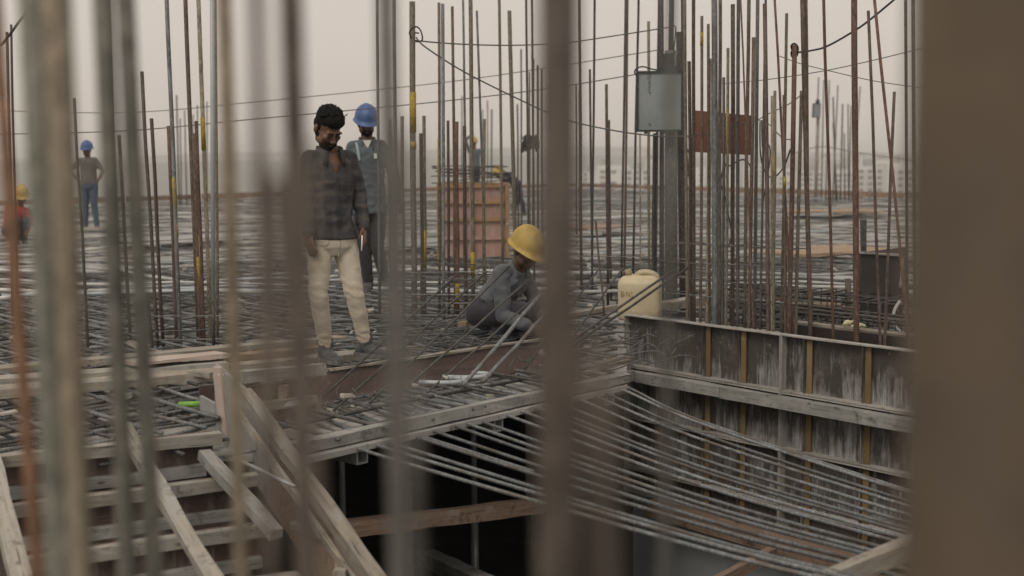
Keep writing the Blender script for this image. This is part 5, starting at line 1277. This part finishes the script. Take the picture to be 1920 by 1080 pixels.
# hair with tufts, and a short beard
def hair(root, H):
    mb = MB(); rr = random.Random(11); e3 = H.to_3x3()
    mb.ell(H @ Vector((0, .022, .056)), (.080, .096, .080), e3, 16, 12); mb.ell(H @ Vector((0, -.048, .088)), (.066, .050, .044), e3); mb.ell(H @ Vector((0, .06, .0)), (.068, .055, .07), e3)
    mb.ell(H @ Vector((.066, .012, .028)), (.014, .034, .04), e3); mb.ell(H @ Vector((-.066, .012, .028)), (.014, .034, .04), e3)
    for i in range(260):
        th = rr.uniform(0, 6.28); ph = rr.uniform(0, 1.25)
        d = Vector((math.sin(ph) * math.cos(th), math.sin(ph) * math.sin(th), math.cos(ph)))
        c = Vector((0, .010, .062)) + Vector((d.x * .079, d.y * .096, d.z * .078))
        if c.y < -.06 and c.z < .075: continue
        rot = Matrix.Rotation(rr.uniform(0, 6.28), 3, 'Z') @ Matrix.Rotation(rr.uniform(-.9, .9), 3, 'X')
        mb.ell(H @ c, (.006, .016 * rr.uniform(.6, 1.3), .006), e3 @ rot, 8, 6)
    for i in range(10):                                   # loose tips
        x = rr.uniform(-.06, .06); p = Vector((x, rr.uniform(-.08, .02), .135)); mb.tube([H @ p, H @ (p + Vector((rr.uniform(-.02, .03), rr.uniform(-.02, .01), rr.uniform(.01, .028))))], [.006, .0015], 5)
    link('hair', vox(mb, .0034, 1, folds(.0022, (90, 90, 90), 3.0)), HAIR, root)
def beard(root, H, full=True):
    mb = MB(); e3 = H.to_3x3()
    def e(c, r_): mb.ell(H @ Vector(c), r_, e3, 12, 8)
    e((0, -.069, -.087), (.037, .032, .028)); e((0, -.0965, -.047), (.030, .009, .0070))
    for s_ in (-1, 1): e((s_ * .031, -.082, -.064), (.009, .013, .020))
    for s_ in (-1, 1): e((s_ * .040, -.052, -.080), (.016, .030, .022)); e((s_ * .058, -.018, -.058), (.012, .026, .030)); e((s_ * .070, .002, -.02), (.008, .012, .034))
    link('beard', vox(mb, .004, 1, folds(.0015, (120, 120, 120), 5.0)), HAIR, root)
hair(r1, H1); beard(r1, H1)
M['paper_white'] = m_plain('white_paper', (0.75, 0.75, 0.72), (0.65, 0.65, 0.62), 10, 0.8, bump=0)
tag(bar('cigarette', [P(679, 441, 8.17), P(678, 470, 8.15)], 0.0045, M['paper_white'], None, 8), 'thin white stick held in the standing man\'s left hand', 'stick')

# --- man in the blue helmet
M['helm_blue'] = m_plain('blue_helmet', (0.065, 0.12, 0.29), (0.045, 0.085, 0.21), 14, 0.5, bump=0.1)
M['helm_yellow'] = m_plain('yellow_helmet', (0.45, 0.315, 0.075), (0.33, 0.235, 0.07), 16, 0.6, bump=0.1)
M['band'] = m_plain('helmet_band', (0.05, 0.05, 0.05), (0.03, 0.03, 0.03), 8, 0.7)
M['shirt_blue'] = cloth('grey_blue_shirt', (0.105, 0.128, 0.142), (0.072, 0.09, 0.102))
M['dark_trousers'] = cloth('near_black_trousers', (0.034, 0.034, 0.040), (0.02, 0.02, 0.024))
M['vest'] = cloth('white_vest', (0.72, 0.72, 0.70), (0.6, 0.6, 0.58))
M['scarf'] = cloth('pale_blue_strap', (0.30, 0.36, 0.41), (0.24, 0.30, 0.34))
J2 = dict(head=(687, 230, -.02), neck=(688, 263, 0), chest=(690, 300, 0), waist=(691, 355, 0), hip=(693, 388, 0),
          elL=(652, 320, .05), wrL=(655, 375, -.03), elR=(737, 322, .05), wrR=(748, 372, -.05),
          knL=(682, 462, -.05), ankL=(690, 527, 0), toeL=(684, 540, -.18), knR=(708, 462, -.05), ankR=(722, 525, .1), toeR=(730, 538, -.08))
r2, Q2, H2, X2 = figure('person', 'man in blue helmet and grey-blue shirt standing behind the bareheaded man', 12.9, J2, R(8), (R(14), R(22)),
                        dict(skin=SK2, shirt=M['shirt_blue'], trousers=M['dark_trousers'], boot=M['boot'], sole=M['sole']), 0.008, hem=-.06, helm=(M['helm_blue'], M['band']), seed=4.0, sleeves=.9, hemw=1.06)
nk = Q2['neck']; rz, fz, up = X2['rz'], X2['fz'], X2['up']
collar(r2, nk - up * .006, rz, fz, up, M['shirt_blue'])
link('vest', MB().loft([[nk + fz * .115 + rz * a - up * h for a, h in ((-.045, .0), (.045, .0), (.0, .085))], [nk + fz * .090 + rz * a - up * h for a, h in ((-.045, .0), (.045, .0), (.0, .085))]]).mesh('vest'), M['vest'], r2)
link('badge', MB().box(.05, .004, .05, M=Matrix.Translation(nk + rz * .085 - up * .16 + fz * .135) @ Matrix.Rotation(R(8), 4, 'Z')).mesh('badge'), M['vest'], r2)
strip('strap', [nk - rz * .105 - fz * .02 - up * .015, nk - rz * .105 + fz * .07 - up * .03, nk - rz * .095 + fz * .122 - up * .10, nk - rz * .085 + fz * .132 - up * .2], .015, M['scarf'], r2, 0.3)
beard(r2, H2)

# --- squatting man in the yellow helmet
M['shirt_grey'] = cloth('grey_shirt', (0.105, 0.114, 0.122), (0.066, 0.072, 0.078))
J3 = dict(head=(986, 470, -.08), neck=(970, 503, 0), chest=(951, 533, .02), waist=(928, 562, .06), hip=(912, 585, .08),
          elL=(944, 592, -.20), wrL=(990, 612, -.32), elR=(1018, 585, .08), wrR=(1030, 618, -.15),
          knL=(978, 585, -.18), ankL=(934, 624, -.02), toeL=(965, 640, -.10), knR=(1005, 580, .10), ankR=(965, 620, .22), toeR=(1000, 630, .14))
r3, Q3, H3, X3 = figure('person', 'squatting man in yellow helmet and grey shirt bending over the rebar', 9.35, J3, R(48), (R(44), R(30)),
                        dict(skin=SK2, shirt=M['shirt_grey'], trousers=M['dark_trousers'], boot=M['boot'], sole=M['sole'], leg=(.10, .088, .074, .068, .056)), 0.006, hem=.11, helm=(M['helm_yellow'], M['band']), seed=6.0, sleeves=.92)
collar(r3, Q3['neck'] - X3['up'] * .006, X3['rz'], X3['fz'], X3['up'], M['shirt_grey'])

# --- far workers
M['jeans'] = cloth('blue_jeans', (0.07, 0.095, 0.145), (0.045, 0.065, 0.10)); M['tee'] = cloth('brown_grey_tee', (0.125, 0.115, 0.105), (0.09, 0.082, 0.075))
M['red'] = cloth('red_shirt', (0.36, 0.045, 0.05), (0.27, 0.035, 0.04)); M['navy'] = cloth('navy_cloth', (0.03, 0.035, 0.06), (0.02, 0.022, 0.04))
J4 = dict(head=(163, 281, 0), neck=(164, 295, 0), chest=(165, 307, 0), waist=(166, 330, 0), hip=(167, 346, 0), elL=(127, 319, .05), wrL=(149, 341, 0), elR=(195, 321, .05), wrR=(183, 341, 0),
          knL=(160, 386, 0), ankL=(160, 420, 0), toeL=(156, 428, -.2), knR=(177, 386, 0), ankR=(182, 420, 0), toeR=(186, 428, -.2))
figure('person', 'far man in blue helmet and jeans with hands on hips', 25.2, J4, 0, (0.0, R(10)), dict(skin=SK2, shirt=M['tee'], trousers=M['jeans'], boot=M['boot']), 0.014, hem=.0, helm=(M['helm_blue'], None), detail=False, hands=False, sleeves=.4)
def squat(label, px, py, Y, yaw, top, bot, helm, sc=1.0):
    k = FPX / Y * sc
    def j(x, z, d=0): return (px + x * k, py - z * k, d)
    Jq = dict(head=j(.06, .78, -.05), neck=j(.03, .62), chest=j(0, .50), waist=j(-.06, .30, .03), hip=j(-.08, .20, .05), elL=j(-.17, .38, -.1), wrL=j(-.05, .22, -.25), elR=j(.22, .38, 0), wrR=j(.15, .2, -.15),
              knL=j(-.02, .38, -.30), ankL=j(-.05, .08, -.05), toeL=j(0, 0, -.2), knR=j(.15, .38, -.25), ankR=j(.1, .08, 0), toeR=j(.14, 0, -.2))
    return figure('person', label, Y, Jq, yaw, (yaw, R(25)), dict(skin=SK2, shirt=top, trousers=bot, boot=M['boot']), 0.014, hem=.0, helm=(helm, None), detail=False, hands=False, sleeves=.9)
squat('crouching worker in red shirt and yellow helmet at the far left edge', 34, 457, 20.8, R(20), M['red'], M['navy'], M['helm_yellow'])
k6 = FPX / 29.0
J6 = dict(head=(936, 325, -.1), neck=(945, 327, 0), chest=(952, 331, 0), waist=(962, 338, 0), hip=(968, 345, 0), elL=(940, 345, -.1), wrL=(930, 352, -.2), elR=(948, 346, .1), wrR=(938, 355, .1),
          knL=(966, 373, 0), ankL=(964, 398, 0), toeL=(958, 403, -.1), knR=(976, 372, .1), ankR=(983, 397, .1), toeR=(978, 402, 0))
figure('person', 'worker in navy bending beside the pink column form', 29.0, J6, R(-60), (R(-60), R(30)), dict(skin=SK2, shirt=M['navy'], trousers=M['navy'], boot=M['boot']), 0.014, hem=.0, detail=False, hands=False, helm=(M['helm_yellow'], None), dims=.95)
J8 = dict(head=(888, 268, 0), neck=(889, 279, 0), chest=(890, 288, 0), waist=(890, 305, 0), hip=(890, 318, 0), elL=(872, 262, 0), wrL=(884, 254, 0), elR=(905, 282, 0), wrR=(908, 268, 0),
          knL=(886, 343, 0), ankL=(885, 368, 0), toeL=(884, 373, -.1), knR=(895, 343, 0), ankR=(896, 368, 0), toeR=(897, 373, -.1))
figure('person', 'distant worker in yellow helmet and blue shirt above the pink column form', 38.0, J8, 0, (0, 0), dict(skin=SK2, shirt=M['shirt_blue'], trousers=M['navy'], boot=M['boot']), 0.018, hem=.0, detail=False, hands=False, helm=(M['helm_yellow'], None))
# dark bundle hung on the blurred bars
mb = MB(); c0 = P(995, 268, 20.8); rr = random.Random(9)
for i in range(13):
    a0 = rr.random() * 6; pts = [c0 + Vector((.16 * math.cos(a0 + q * .8) * rr.uniform(.5, 1), .12 * math.sin(a0 + q * .8), rr.uniform(-.14, .14))) for q in range(6)]
    mb.tube(smooth_pts(pts, 3), .014, 5)
tag(link('cable_bundle', mb.mesh('cable_bundle', True), M['steel_dark']), 'dark cable bundle hung on the blurred bars left of the dark blurred bar', 'cable')

# ------------------------------------------------------------------ haze
m = bpy.data.materials.new('haze'); m.use_nodes = True; t = m.node_tree; t.nodes.clear()
o_ = t.nodes.new('ShaderNodeOutputMaterial'); pv = t.nodes.new('ShaderNodeVolumePrincipled')
pv.inputs['Color'].default_value = (0.93, 0.92, 0.91, 1); pv.inputs['Density'].default_value = 0.00058; pv.inputs['Anisotropy'].default_value = 0.0
t.links.new(pv.outputs[0], o_.inputs['Volume'])
hz = link('haze', MB().box(7000, 7000, 75).mesh('haze'), m, None, Matrix.Translation((0, 2600, GROUND_Z - 2 + 37.5)))
tag(hz, 'pale grey haze hanging over the town', 'haze', kind='stuff')
